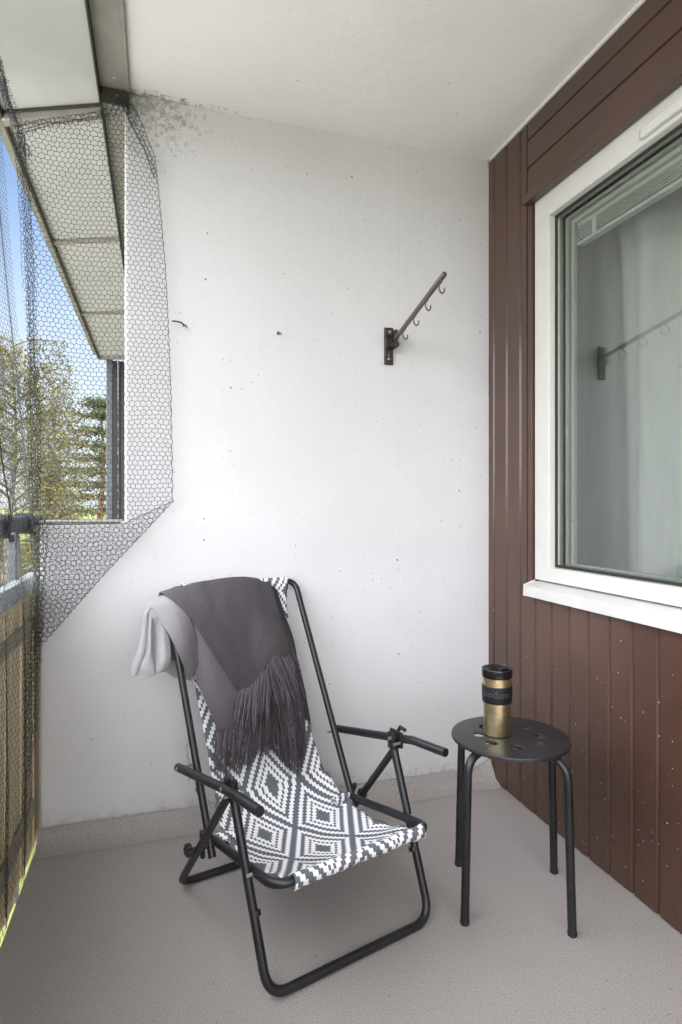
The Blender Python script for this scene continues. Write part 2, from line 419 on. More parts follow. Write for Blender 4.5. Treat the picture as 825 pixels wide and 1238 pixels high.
# sliver of slab under the wall and beyond (the neighbouring balcony's floor)
b = MB(); b.box(EDGE_X, WOOD_X+.2, 2.123, 6.2, -.2, -.003); o = b.build('neighbour_floor', M['floor']); tag(o, kind='structure')

b = MB(); b.box(-.092, WOOD_X+.2, BACK_Y-.3, 6.2, CEIL, CEIL+.2); o = b.build('ceiling', M['ceil'], bevel=.004); tag(o, kind='structure')

# end wall with the notch over a breast-high ledge
poly = [(EDGE_X+.004, -.2), (WOOD_X+.05, -.2), (WOOD_X+.05, CEIL+.03), (-.108, CEIL+.03), (-.108, 1.045), (EDGE_X+.004, 1.045)]
vs = [(x, WALL_Y, z) for x, z in poly] + [(x, WALL_Y+.16, z) for x, z in poly]; n_ = len(poly)
fs = [tuple(range(n_)), tuple(range(2*n_-1, n_-1, -1))] + [(i+n_, (i+1) % n_ + n_, (i+1) % n_, i) for i in range(n_)]
end_wall = empty('partition_wall', (0, 0, 0), 0, 'white painted concrete end wall with a notch above a ledge, behind the folding chair', 'wall')
o = link('wall_slab', vs, fs, M['wall'], end_wall); m = o.modifiers.new('b', 'BEVEL'); m.width = .011; m.segments = 3; m.limit_method = 'ANGLE'
b = MB(); b.box(EDGE_X+.002, -.122, WALL_Y-.006, WALL_Y+.17, 1.046, 1.052); b.build('ledge_cap', M['flash'], end_wall, bevel=.001)

# ------------------------------------------------------------------ timber clad house wall with window
house = empty('clad_wall', (WOOD_X, 0, 0), 0, 'brown painted timber boarding with vertical grooves around the white window', 'house wall')
def to_local(v): return Vector(v) - Vector((WOOD_X, 0, 0))
def boards_profile(y0, y1, grooves, gw=.0075, gd=.007):
    ys = [(y1, 0)]
    for g in sorted([g for g in grooves if y0+gw < g < y1-gw], reverse=True):
        ys += [(g+gw, 0), (g+gw*.35, gd), (g-gw*.35, gd), (g-gw*.9, 0)]
    ys.append((y0, 0)); return ys
G = [2.143-.0923*k for k in range(0, 45)]
def vert_boards(y0, y1, z0, z1, name):
    pr = boards_profile(y0, y1, G); b = MB(); NZ = 40
    vs = []; fs = []
    for i in range(NZ+1):
        z = z0 + (z1-z0)*i/NZ
        for (y, d) in pr: vs.append((d + .0015*noise.noise(Vector((y*9, z*1.2, 3))), y + .0009*noise.noise(Vector((y*3, z*6, 0))), z))
    m_ = len(pr)
    for i in range(NZ):
        for j in range(m_-1): fs.append((i*m_+j, i*m_+j+1, (i+1)*m_+j+1, (i+1)*m_+j))
    b.add(vs, fs); b.box(.012, .05, y0, y1, z0, z1)
    if y0 > 1.8: b.add([(-.0, y0, z0), (.05, y0, z0), (.05, y0, z1), (0, y0, z1)], [(0, 1, 2, 3)])
    return b.build(name, M['wood'], house)
vert_boards(1.919, WALL_Y-.001, .006, CEIL-.003, 'side_boards')
vert_boards(BACK_Y+.002, 1.9185, .004, .800, 'lower_boards')
# horizontal boards above the window
pz = [(2.19, 0)]
for g in (2.224+.1, 2.424):
    pz += [(g-.005, 0), (g-.002, .006), (g+.002, .006), (g+.005, 0)]
pz.append((CEIL-.003, 0))
vs = []; fs = []; NYY = 60
for i in range(NYY+1):
    y = 1.913 + (BACK_Y+.002-1.913)*i/NYY
    for (z, d) in pz: vs.append((d + .0012*noise.noise(Vector((y*1.3, z*9, 1))), y, z))
m_ = len(pz)
for i in range(NYY):
    for j in range(m_-1): fs.append((i*m_+j, i*m_+j+1, (i+1)*m_+j+1, (i+1)*m_+j))
b = MB().add(vs, fs); b.box(.010, .05, BACK_Y+.002, 1.913, 2.19, CEIL-.003); b.build('upper_boards', M['wood'], house)
b = MB(); b.box(-.026, .01, BACK_Y+.002, 1.913, 2.186, 2.216); b.build('head_trim', M['wood'], house, bevel=.004)
b = MB(); b.box(.002, .06, 1.892, 1.917, .80, 2.19); b.box(.002, .06, BACK_Y, 1.892, 2.168+.027, 2.189); b.build('window_casing', M['wood'], house, bevel=.001)
b = MB(); b.box(-.010, .004, BACK_Y+.002, WALL_Y-.002, CEIL-.010, CEIL-.0005); b.build('caulk_bead', M['ceil'], house, bevel=.003)
# solid wall round the window (hidden) so that the room is closed
b = MB(); b.box(.052, .14, BACK_Y, 6, -.2, .836); b.box(.052, .14, BACK_Y, 6, 2.194, CEIL-.002); b.box(.062, .14, 1.892, 6, .836, 2.194); b.box(.052, .14, BACK_Y, .30, .836, 2.194)
b.build('wall_core', M['room'], house)
b = MB(); b.box(0.0, .05, .002+BACK_Y, .30, .801, 2.185); b.build('side_boards', M['wood'], house)
b = MB(); b.box(0.0, .05, WALL_Y+.17, 5.9, 0, CEIL-.003); b.build('neighbour_boards', M['wood'], house)

# window: frame mesh is the part, the rest hang on it
YW0, YW1, ZW0, ZW1 = .32, 1.888, .838, 2.192
fw = .064
def ringframe(x0, x1, y0, y1, z0, z1, w, wb=None):
    wb = wb or w
    o_ = [(y0, z0), (y1, z0), (y1, z1), (y0, z1)]; i_ = [(y0+w, z0+wb), (y1-w, z0+wb), (y1-w, z1-w), (y0+w, z1-w)]
    vs = [(x0, *p) for p in o_] + [(x0, *p) for p in i_] + [(x1, *p) for p in o_] + [(x1, *p) for p in i_]
    fs = []
    for k in range(4):
        n = (k+1) % 4
        fs += [(k, k+4, n+4, n), (k+8, n+8, n+12, k+12), (k, n, n+8, k+8), (k+4, k+12, n+12, n+4)]
    return vs, fs
b = MB(); b.add(*ringframe(.012, .075, YW0, YW1, ZW0, ZW1, .083, .050)); win = b.build('window', M['frame'], house, bevel=.003)
win['label'] = 'white framed window with curtain and blind behind the glass'
b = MB(); b.add(*ringframe(.0545, .060, YW0+.0832, YW1-.0832, ZW0+.0502, ZW1-.0832, .009)); 
b.v = [Vector((v.x-.018, v.y, v.z)) for v in b.v]; b.build('gasket', M['gasket'], win)
pane_x = .055
b = MB(); b.add([(pane_x, YW0+.084, ZW0+.051), (pane_x, YW1-.084, ZW0+.051), (pane_x, YW1-.084, ZW1-.084), (pane_x, YW0+.084, ZW1-.084)], [(3, 2, 1, 0)]); b.build('pane', M['glass'], win)
b = MB(); b.add(*ringframe(.0765, .086, YW0+.075, YW1-.086, ZW0+.050, ZW1-.087, .008)); b.add(*ringframe(.092, .106, YW0+.06, YW1-.096, ZW0+.047, ZW1-.098, .016)); b.build('inner_sash', M['inner'], win, bevel=.002)
# screws on inner sash
for z in (1.05, 1.45, 1.85):
    b = MB(); b.tube([(.0885, YW1-.104, z), (.0925, YW1-.104, z)], .004, 10); b.build('sash_screw', M['zinc'], win)
# raised venetian blind under the head
b = MB()
ytop, ybot = YW1-.112, YW0+.1
b.box(.108, .128, ybot, ytop, ZW1-.128, ZW1-.104)
for k in range(5):
    z = ZW1-.136-k*.0088; b.box(.106, .130, ybot, ytop-.002*(k % 2), z, z+.0028)
b.box(.106, .130, ybot, ytop, ZW1-.190, ZW1-.180)
b.build('blind', M['slat'], win)
for y in (YW1-.20, YW1-.62, YW1-1.05):
    b = MB(); b.box(.1035, .1055, y-.010, y+.010, ZW1-.186, ZW1-.128); b.build('blind_clip', M['slat'], win)
# trickle vent on the head of the frame
b = MB(); b.box(-.003, .012, .55, 1.375, ZW1-.071, ZW1-.043); v_ = b.build('vent', M['sill'], win, bevel=.003)
b = MB(); b.box(.0, .011, 1.3755, 1.381, ZW1-.069, ZW1-.045); b.build('vent_cap', M['railcap'], win)
# sill: sloping sheet with a lip
pr = [(.070, .838), (.012, .832), (-.034, .818), (-.036, .782), (-.031, .781), (-.028, .806), (.0, .812), (.07, .815)]
vs = [(x, YW1-.006, z) for x, z in pr] + [(x, YW0-.03, z) for x, z in pr]; n_ = len(pr)
fs = [tuple(range(n_))[::-1], tuple(range(n_, 2*n_))] + [(i, (i+1) % n_, (i+1) % n_ + n_, i+n_) for i in range(n_)]
b = MB().add(vs, fs); b.build('sill', M['sill'], win, bevel=.0015)
b = MB(); b.add([(-.0365, YW1-.0055, .7805), (.012, YW1-.0055, .7805), (.012, YW1-.0055, .838), (-.0345, YW1-.0055, .822), (-.0365, YW1+.0005, .7805), (.012, YW1+.0005, .7805), (.012, YW1+.0005, .838), (-.0345, YW1+.0005, .822)], [(0, 1, 2, 3), (7, 6, 5, 4), (0, 4, 5, 1), (1, 5, 6, 2), (2, 6, 7, 3), (3, 7, 4, 0)]); b.build('sill_end', M['sill'], win, bevel=.0015)

# room behind the window
b = MB()
X0, X1, Y0, Y1, Z0, Z1 = WOOD_X+.142, 5.0, -1.0, 3.0, 0, 2.5
vs = [(X0,Y0,Z0),(X1,Y0,Z0),(X1,Y1,Z0),(X0,Y1,Z0),(X0,Y0,Z1),(X1,Y0,Z1),(X1,Y1,Z1),(X0,Y1,Z1)]
o = link('room_walls', vs, [(0,1,2,3),(7,6,5,4),(4,5,1,0),(5,6,2,1),(6,7,3,2)], M['room']); tag(o, kind='structure')
# curtain
NYC, NZC = 260, 30; vs = []; fs = []
rnd = random.Random(3)
for j in range(NZC+1):
    z = .25 + (2.36-.25)*j/NZC; v = j/NZC
    for i in range(NYC+1):
        y = 2.10 - (2.10-.0)*i/NYC
        ph = y + .05*(1-v)*math.sin(y*4+1)
        x = WOOD_X+.285 + .052*math.sin(ph*17+1.2*math.sin(ph*5)+.5*math.sin(z*1.1)) + .013*math.sin(ph*43+1.5+z)*v + .03*math.sin(ph*7.3+z*.9)*(1.3-v*.5)
        vs.append((x, y, z))
for j in range(NZC):
    for i in range(NYC): a = j*(NYC+1)+i; fs.append((a, a+1, a+NYC+2, a+NYC+1))
o = link('curtain', vs, fs, M['curtain'], None, True); tag(o, 'pale sheer curtain hanging in soft folds behind the window glass', 'curtain')

# ------------------------------------------------------------------ soffit beyond the ceiling slab
sof = empty('soffit', (-.3, 0, CEIL), 0, 'pale sheet panels with dark edges overhanging outside the concrete ceiling', 'soffit')
sof_off = Vector((-.3, 0, CEIL))
def sb(b, name, mat, bevel=0, parent=None):
    b.v = [v - sof_off for v in b.v]; return b.build(name, mat, parent or sof, bevel=bevel)
PZ = 2.474
def skew(b):
    for v in b.v: v.y += (-.188 - v.x)*.42
ys = [(-1.9, -.4), (-.37, .93), (.96, 2.225), (2.255, 3.285), (3.315, 4.505), (4.535, 5.83)]
for (a, c_) in ys:
    b = MB(); b.box(-.515, -.190, a, c_, PZ, PZ+.012); skew(b); sb(b, 'panel', M['panel'], .001)
for (a, c_) in zip([y[1] for y in ys[:-1]], [y[0] for y in ys[1:]]):
    b = MB(); b.box(-.518, -.188, a-.004, c_+.004, PZ-.016 if a < 2 or a > 2.3 else PZ-.034, PZ+.02); skew(b); sb(b, 'cross_bar', M['flash'], .001)
b = MB(); b.box(-.518, -.188, 5.826, 5.85, PZ-.03, PZ+.02); skew(b)
sb(b, 'cross_bar', M['flash'], .001)
b = MB(); b.box(-.519, -.187, 2.2145, 2.2195, PZ-.012, PZ-.001); skew(b); b.box(-.1885, -.1835, -1.9, 5.94, PZ-.014, PZ+.03); b.box(-.524, -.516, -1.9, 5.97, PZ-.024, PZ+.03)
sb(b, 'edge_strip', M['dark'], .0008)
b = MB(); b.box(-.182, -.094, -1.9, 5.94, CEIL-.010, CEIL+.05); b.box(-.100, -.0905, -1.9, 5.94, CEIL-.014, CEIL-.0105); fl_ = sb(b, 'flashing', M['flash'], .001)
b = MB(); b.box(-.180, -.096, 2.150, 2.158, CEIL-.062, CEIL-.011); b.box(-.184, -.176, 2.150, 2.18, CEIL-.075, CEIL-.011); b.box(-.100, -.092, 2.150, 2.18, CEIL-.075, CEIL-.011)
sb(b, 'end_bracket', M['dark'], .001)
for (x, y) in ((-.135, 2.10), (-.140, 1.2), (-.13, .3)):
    b = MB(); b.lathe([(0, -.0135), (.004, -.0128), (.006, -.0105), (.006, -.009)], (x, y, CEIL), 12); sb(b, 'rivet', M['zinc'])
b = MB(); b.lathe([(0, -.003), (.005, -.001), (.006, .002)], (-.13, 2.148, CEIL-.035), 12)
sb(b, 'rivet', M['zinc'])
b = MB(); b.box(-.56, -.53, -1.9, 5.95, CEIL-.02, CEIL+.4); b.box(-.53, -.09, -1.9, 5.95, CEIL+.07, CEIL+.4); sb(b, 'fascia', M['flash'])

# corner post of the neighbouring balcony
post = empty('corner_post', (-.40, 5.95, 0), 0, 'grey and black steel post closing the far end of the neighbouring balcony', 'post')
b = MB(); b.box(-.052, .003, 0, .05, -.2, 2.455); b.build('post_face', M['railm'], post, bevel=.006)
b = MB(); b.box(.0035, .044, .004, .05, -.2, 2.44); b.build('post_channel', M['gasket'], post)
b = MB(); b.box(.052, .062, -.01, .05, -.2, 2.44); b.box(.062, .5, .01, .05, -.2, 2.44); b.build('post_board', M['dark'], post)

# ------------------------------------------------------------------ railing with timber screen
rail = empty('railing', (-.40, .2, 0), 0, 'balcony railing of grey steel top rail over pale timber boards at left', 'railing')
ro = Vector((-.40, .2, 0))
def rb(b, name, mat, bevel=0, parent=None, smooth=False):
    b.v = [v - ro for v in b.v]; return b.build(name, mat, parent or rail, bevel=bevel, smooth=smooth)
b = MB(); b.box(-.419, -.385, BACK_Y, 2.36, 1.026, 1.070); rb(b, 'top_rail', M['railm'], .006)
b = MB(); b.box(-.432, -.399, BACK_Y, 2.36, .815, .868); rb(b, 'cap_rail', M['railcap'], .003)
def rposts(y):
    b = MB(); b.box(-.450, -.425, y-.02, y+.02, -.15, 1.03); rb(b, 'rail_post', M['railm'], .003)
for y in (2.14, .95, -.3, -1.5): rposts(y)
# boards with ragged lower ends
y = 2.42; k = 0; rnd = random.Random(11)
while y > BACK_Y and k < 60:
    w = .094; vs = []; n = 10
    x0, x1 = -.412 + (.004 if k % 2 else 0), -.398 + (.004 if k % 2 else 0)
    top = [(y-w*i/n) for i in range(n+1)]
    zb = [-.030 - .004*(k % 3) + .012*noise.noise(Vector((q*22, 3, 0))) + .005*noise.noise(Vector((q*90, 1, 0))) for q in top]
    for q, zz in zip(top, zb): vs += [(x1, q, zz), (x1, q, .812), (x0, q, zz), (x0, q, .812)]
    fs = []
    for i in range(n):
        a = i*4; fs += [(a, a+1, a+5, a+4), (a+2, a+6, a+7, a+3), (a, a+4, a+6, a+2), (a+1, a+3, a+7, a+5)]
    fs += [(0, 2, 3, 1), (n*4, n*4+1, n*4+3, n*4+2)]
    rb(MB().add(vs, fs), 'screen_board', M['boards'], 0)
    y -= w + .0035; k += 1
b = MB(); b.box(-.3935, -.381, BACK_Y, 2.182, .105, .150); rb(b, 'batten', M['batten'], .002)
b = MB(); b.box(-.3935, -.381, BACK_Y, 2.182, .70, .74); rb(b, 'batten', M['batten'], .002)
# unseen end railing behind the viewer, end kept open above to add light
x = -.36
while x < WOOD_X-.10:
    b = MB(); b.box(x, x+.092, BACK_Y+.004, BACK_Y+.018, -.03, .812); rb(b, 'screen_board', M['boards'], 0); x += .0955
b = MB(); b.box(-.383, WOOD_X-.004, BACK_Y-.01, BACK_Y+.024, 1.027, 1.069); rb(b, 'top_rail', M['railm'], .006)
b = MB(); b.box(-.397, WOOD_X-.004, BACK_Y-.012, BACK_Y+.021, .8155, .8675); rb(b, 'cap_rail', M['railcap'], .003)
for (y_, z_) in ((1.80, 1.048), (2.10, 1.048), (.9, 1.048)):
    b = MB(); b.box(-.424, -.375, y_-.011, y_+.011, z_-.034, z_+.03); b.box(-.380, -.368, y_-.006, y_+.02, z_-.045, z_-.025); rb(b, 'rail_clamp', M['gasket'], .004)

# ------------------------------------------------------------------ safety net
net = empty('safety_net', (-.3, 2.1, 0), 0, 'dark hexagonal mesh net hung across the notch and down over the railing', 'net')
no = Vector((-.3, 2.1, 0))
def hexnet(W_, H_, cell, fn, mask, r=.0009, seed=1, stretch=1.0, jit=.12, nside=3):
    """hexagonal mesh in (a,b) metres mapped by fn -> world; every strand a thin prism"""
    rn = random.Random(seed); sdx = cell; sdy = cell*math.sqrt(3)/2*stretch; rr = cell/math.sqrt(3)
    P = {}; E = set()
    def pt(ix, iy): return (ix, iy)
    vs = []; fs = []; cache = {}
    def vert(i, j, s_):
        key = (i, j, s_)
        if key not in cache:
            x = i*sdx + (j % 2)*sdx/2; y = j*sdy + (rr*stretch/2 if s_ else -rr*stretch/2) 
            # two vertices per lattice cell (top & bottom of each vertical strand)
            x += rn.uniform(-1, 1)*jit*cell; y += rn.uniform(-1, 1)*jit*cell
            cache[key] = (x, y)
        return cache[key]
    segs = []
    ni = int(W_/sdx)+2; nj = int(H_/sdy)+2
    for j in range(-1, nj):
        for i in range(-1, ni):
            a = vert(i, j, 0); b_ = vert(i, j, 1); segs.append((a, b_))
            # upper end joins the lower ends of the two cells above
            if j % 2 == 0: ups = ((i-1, j+1), (i, j+1))
            else: ups = ((i, j+1), (i+1, j+1))
            for (ii, jj) in ups: segs.append((b_, vert(ii, jj, 0)))
    b = MB()
    V = b.v; F = b.f
    for (a, c_) in segs:
        mx, my = (a[0]+c_[0])/2, (a[1]+c_[1])/2
        if not (0 <= mx <= W_ and 0 <= my <= H_): continue
        p, q = fn(*a), fn(*c_)
        if not mask((p+q)/2, mx, my): continue
        t_ = q-p
        if t_.length < 1e-5: continue
        t_.normalize(); u_ = t_.orthogonal().normalized(); w_ = t_.cross(u_); n0 = len(V)
        for pp in (p, q):
            for k in range(nside):
                an = 2*math.pi*k/nside; V.append(pp + (u_*math.cos(an)+w_*math.sin(an))*r - no)
        for k in range(nside):
            k2 = (k+1) % nside; F.append((n0+k, n0+k2, n0+nside+k2, n0+nside+k))
    return b
def inpoly(x, y, poly):
    c_ = False; j = len(poly)-1
    for i in range(len(poly)):
        xi, yi = poly[i]; xj, yj = poly[j]
        if (yi > y) != (yj > y) and x < (xj-xi)*(y-yi)/(yj-yi)+xi: c_ = not c_
        j = i
    return c_
def wpoly(pts, y): return [(atY(px, py, y).x, atY(px, py, y).z) for px, py in pts]
NY = 2.150
flap = wpoly([(20, 150), (40, 143), (130, 138), (146, 118), (158, 122), (172, 150), (187, 188), (192, 230), (200, 320), (204, 400), (207, 480), (209, 606), (130, 690), (58, 772), (40, 790), (40, 640), (36, 420), (34, 240), (24, 190)], NY)
def fmap(a, b_):
    x = -.50+a; z = .55+b_
    # the top of the flap is drawn together towards the bracket
    k = max(0, (z-2.12)/.38)**1.6
    xt = x + (-.13-x)*.25*k if x > -.2 else x
    y = NY + .010*math.sin(x*17+z*3) + .008*noise.noise(Vector((x*6, z*3, 0))) - .02*max(0, (z-2.3)/.2)
    x2 = xt + .006*noise.noise(Vector((x*9, z*9, 4))); z2 = z + .006*noise.noise(Vector((x*9, z*9, 8)))
    return Vector((x2, min(y, WALL_Y-.006), z2))
b = hexnet(.72, 2.0, .0175, fmap, lambda p, a, c_: inpoly(p.x, p.z, flap), .00095, 1)
b.build('corner_flap', M['net'], net)
# doubled lower triangle (the hem is folded up)
tri_ = wpoly([(44, 640), (60, 636), (150, 634), (209, 606), (130, 690), (58, 772), (44, 785)], NY-.012)
def fmap2(a, b_):
    c5, s5 = math.cos(R(24)), math.sin(R(24)); x0, z0 = a-.3, b_-.3
    x = -.24+x0*c5-z0*s5; z = .86+x0*s5+z0*c5
    return Vector((x, NY-.012+.006*math.sin(x*23), z))
b = hexnet(.7, .6, .0172, fmap2, lambda p, a, c_: inpoly(p.x, p.z, tri_), .0008, 2, jit=.16); b.build('folded_hem', M['net'], net)
# hem line along the right edge and diagonal
b = MB()
edge = [(158, 124), (172, 150), (187, 188), (192, 230), (200, 320), (204, 400), (207, 480), (209, 606), (170, 648), (130, 690), (90, 735), (58, 772)]
pts = [atY(px, py, NY-.003) for px, py in edge]
dense = []
for i in range(len(pts)-1):
    for k in range(14):
        p = pts[i].lerp(pts[i+1], k/14); zz = (len(dense) % 2)*.004-.002; d_ = (pts[i+1]-pts[i]).normalized(); pn = Vector((d_.z, 0, -d_.x)); dense.append(p+pn*zz)
b.tube([p-no for p in dense], .0011, 4)
ln = [atY(px, py, NY-.004) for px, py in ((57, 634), (100, 634), (150, 633), (209, 606))]
b.tube([p-no for p in ln], .001, 4)
b.build('hem_cord', M['net'], net)
# gathered folds: crumpled mesh strips
def crumple(path, width, cell, seed, amp, r=.0007, spread=.012, n_w=1):
    """a long strip of net drawn together like a rope round a path (world points)"""
    L_ = sum((path[i+1]-path[i]).length for i in range(len(path)-1))
    cum = [0]
    for i in range(len(path)-1): cum.append(cum[-1]+(path[i+1]-path[i]).length)
    def at(s_):
        s_ = max(0, min(L_-1e-6, s_))
        for i in range(len(path)-1):
            if s_ <= cum[i+1]:
                u_ = (s_-cum[i])/(cum[i+1]-cum[i]); return path[i].lerp(path[i+1], u_), (path[i+1]-path[i]).normalized()
        return path[-1], (path[-1]-path[-2]).normalized()
    def fn(a, b_):
        p, t_ = at(b_); s1 = Vector((1, .35, 0)).normalized(); s1 = (s1 - t_*s1.dot(t_)).normalized(); s2 = t_.cross(s1)
        k = a/width*2-1; wob = noise.noise(Vector((b_*6, seed*3.1, 0)))
        off = s1*(amp*k*(1+.4*wob) + spread*.5*math.sin(a*170+b_*9)) + s2*(spread*math.sin(a*97+b_*5+seed))
        return p + off
    return hexnet(width, L_, cell, fn, lambda p, a, c_: p.y < WALL_Y-.003 or p.x < -.13 or p.z > 2.6, r, seed, 1.0, .2)
folds = MB()
def addto(b): folds.add(b.v, b.f)
A_ = lambda lst: [atY(px, py, y) for px, py, y in lst]
addto(crumple(A_([(22, 160, 2.16), (30, 230, 2.15), (36, 330, 2.14), (39, 430, 2.13), (42, 520, 2.13), (44, 620, 2.13)]), .17, .016, 3, .016, spread=.010))
addto(crumple(A_([(46, 625, 2.13), (48, 700, 2.13), (42, 790, 2.12), (34, 880, 2.08), (25, 960, 2.05), (21, 1006, 2.03)]), .17, .016, 4, .021, spread=.012))
addto(crumple(A_([(20, 158, 2.13), (60, 148, 2.13), (100, 144, 2.13), (133, 138, 2.13)]), .11, .015, 5, .013, spread=.008))
addto(crumple(A_([(140, 112, 2.13), (150, 128, 2.13), (160, 150, 2.14), (176, 180, 2.145), (188, 215, 2.15)]), .09, .015, 6, .010, spread=.006))
addto(crumple(A_([(132, 138, 2.13), (142, 122, 2.13), (155, 118, 2.13)]), .12, .014, 7, .022, spread=.008))
addto(crumple(A_([(-8, 60, 1.70), (0, 90, 1.80), (8, 118, 1.97), (20, 150, 2.13), (34, 190, 2.15)]), .14, .015, 8, .012, spread=.012))
folds.build('gathered_fold', M['net'], net)
# side sheet hanging along the railing, inside the boards
def smap(a, b_):
    y = 2.135-a; z = .055+b_
    if z > 1.05: x = -.37-.125*((z-1.05)/1.43)
    else: x = -.368+.010*math.sin(z*3)
    x += .009*math.sin(y*31+z*1.7) + .006*noise.noise(Vector((y*9, z*2, 0)))
    return Vector((x, y+.008*math.sin(z*5+y*20), z))
def smask(p, a, b_):
    if p.z < 1.0:
        lim = 1.99 + (p.z-.1)*.16
        if p.y > lim: return False
        if p.z < .13 and p.y > 1.95 - .0: return False
    return True
b = hexnet(1.2, 2.40, .0175, smap, smask, .0006, 9); b.build('side_panel', M['netpale'], net)
# lashing cords and cable ties
for P3 in ([(-4, 500, 1.7), (3, 560, 1.76), (12, 612, 1.80), (14, 632, 1.80)], [(21, 985, 2.0), (20, 1000, 2.0), (19, 1015, 1.99), (20, 1028, 2.0)]):
    b = MB(); pp = A_(P3); b.tube([crom(pp, k/30)-no for k in range(31)], .0022, 6); b.build('lashing_cord', M['gasket'], net)

# ------------------------------------------------------------------ nail and plug in the wall
nail = empty('wall_nail', (.087, WALL_Y, 1.73), 0, 'small bent black nail sticking out of the white wall beside the net', 'nail')
b = MB(); b.tube([(0.0, 0.004, -.002), (.0, -.012, -.001), (-.012, -.030, .002), (-.04, -.034, .003)], .0028, 8); b.build('shank', M['gasket'], nail, smooth=True)
b = MB(); b.tube([(-.002, -.010, 0), (.008, -.014, -.002), (.010, -.014, -.010)], .0018, 8); b.build('hook', M['gasket'], nail, smooth=True)
b = MB(); p = (.42, WALL_Y-.002, 1.73)
b.tube([(0, .006, 0), (0, -.004, 0)], .006, 12); b.tube([(0, -.004, 0), (.01, -.008, -.002)], .002, 6)
o = b.build('wall_plug', M['rod'], smooth=True); o.location = p; tag(o, 'tiny rusty screw plug in the white wall between nail and coat rack', 'screw')

# ------------------------------------------------------------------ hook rail on the end wall
rk = empty('hook_rack', (.848, WALL_Y, 1.715), 0, 'dark metal drying rail with four small hooks projecting from the white wall', 'hook rack')
b = MB(); b.box(-.017, .019, -.012, 0, -.072, .070); b.build('wall_plate', M['rack'], rk, bevel=.004)
b = MB(); b.box(-.015, .012, -.019, -.0122, .035, .064); b.box(-.015, .010, -.022, -.0122, -.012, .022); b.box(.012, .024, -.045, -.012, -.005, .055)
b.tube([(.014, -.02, -.004), (.014, -.055, -.004)], .012, 14); b.tube([(-.001, -.018, -.03), (-.001, -.018, -.058)], .006, 10)
b.build('hinge', M['rack'], rk, bevel=.0015)
b = MB(); b.tube([(-.001, -.016, -.056), (-.001, -.018, -.05)], .007, 12); b.build('screw', M['zinc'], rk)
b = MB(); b.tube([(0, -.0195, .05), (0, -.021, .05)], .006, 12); b.build('screw', M['zinc'], rk)
ra = Vector((.016, -.045, .022)); rz_ = Vector((.0, -.485, .103))
b = MB(); dirr = (rz_-ra).normalized(); b.tube([ra, ra+dirr*.01, rz_-dirr*.004, rz_], [.009, .0088, .0088, .006], 16); b.build('rod', M['rod'], rk, smooth=True)
for k, f_ in enumerate((.22, .46, .70, .945)):
    p = ra.lerp(rz_, f_); b = MB(); side = dirr.cross(Vector((0, 0, 1))).normalized()*-1
    pts = []
    pts.append(p+Vector((0, 0, -.006)))
    pts.append(p+Vector((0, 0, -.013)))
    for q in range(15):
        an = R(130 - q*300/14) if False else R(150 + q*230/14)
        pts.append(p + Vector((0, 0, -.033)) + (Vector((.85, .5, 0)).normalized()*math.cos(an) + Vector((0, 0, 1))*math.sin(an))*.015)
    b.tube(pts, .0026, 8); b.build('hook', M['rod'], rk, smooth=True)

# ------------------------------------------------------------------ stool
CS = Vector((.950, 1.50, 0))
st = empty('stool', CS, 0, 'round black metal stool with holes round its seat, next to the timber wall', 'stool')
# seat disc with eight punched holes
SR, HR, HC, SH = .162, .0168, .086, .455
bm = bmesh.new(); outer = []; NSEG = 96
def ringv(r, z, c=(0, 0), n=NSEG): return [bm.verts.new((c[0]+r*math.cos(2*math.pi*k/n), c[1]+r*math.sin(2*math.pi*k/n), z)) for k in range(n)]
# top surface with holes by triangulated fill
ro_ = ringv(SR-.004, SH); eds = [bm.edges.new((ro_[k], ro_[(k+1) % NSEG])) for k in range(NSEG)]
holes = []
HA0 = R(24)
for h in range(8):
    a = HA0 + h*math.pi/4; c_ = (HC*math.cos(a), HC*math.sin(a)); rv = ringv(HR, SH, c_, 24); holes.append((c_, rv))
    eds += [bm.edges.new((rv[k], rv[(k+1) % 24])) for k in range(24)]
bmesh.ops.triangle_fill(bm, edges=eds, use_beauty=True)
for c_, rv in holes:
    r2 = ringv(HR-.0012, SH-.0015, c_, 24); r3 = ringv(HR-.0014, SH-.005, c_, 24)
    for A1, B1 in ((rv, r2), (r2, r3)):
        for k in range(24): bm.faces.new((A1[k], A1[(k+1) % 24], B1[(k+1) % 24], B1[k]))
prev = ro_
for (r_, z_) in ((SR-.001, SH-.0008), (SR, SH-.003), (SR, SH-.009), (SR-.002, SH-.010), (SR-.004, SH-.004)):
    cur = ringv(r_, z_)
    for k in range(NSEG): bm.faces.new((prev[k], prev[(k+1) % NSEG], cur[(k+1) % NSEG], cur[k]))
    prev = cur
# underside
un = ringv(SR-.004, SH-.0042); eds = [bm.edges.new((un[k], un[(k+1) % NSEG])) for k in range(NSEG)]
for c_, rv in holes:
    rv2 = ringv(HR-.0014, SH-.0042, c_, 24); eds += [bm.edges.new((rv2[k], rv2[(k+1) % 24])) for k in range(24)]
bmesh.ops.triangle_fill(bm, edges=eds, use_beauty=True)
bmesh.ops.recalc_face_normals(bm, faces=bm.faces)
me = bpy.data.meshes.new('seat'); bm.to_mesh(me); bm.free(); me.shade_smooth(); me.set_sharp_from_angle(angle=R(30)); me.materials.append(M['seat'])
o = bpy.data.objects.new('seat', me); col.objects.link(o); o.parent = st
feet = {'a': (.774, 1.436), 'b': (1.017, 1.318), 'c': (.883, 1.677), 'd': (1.139, 1.560)}
loc = {k: Vector((x, y, 0))-CS for k, (x, y) in feet.items()}
zt = SH-.0175
def half(k):
    f_ = loc[k]; top = f_*.93
    return fillet([f_+Vector((0, 0, .003)), Vector((top.x, top.y, zt)), Vector((top.x*.12, top.y*.12, zt))], .055, 10)
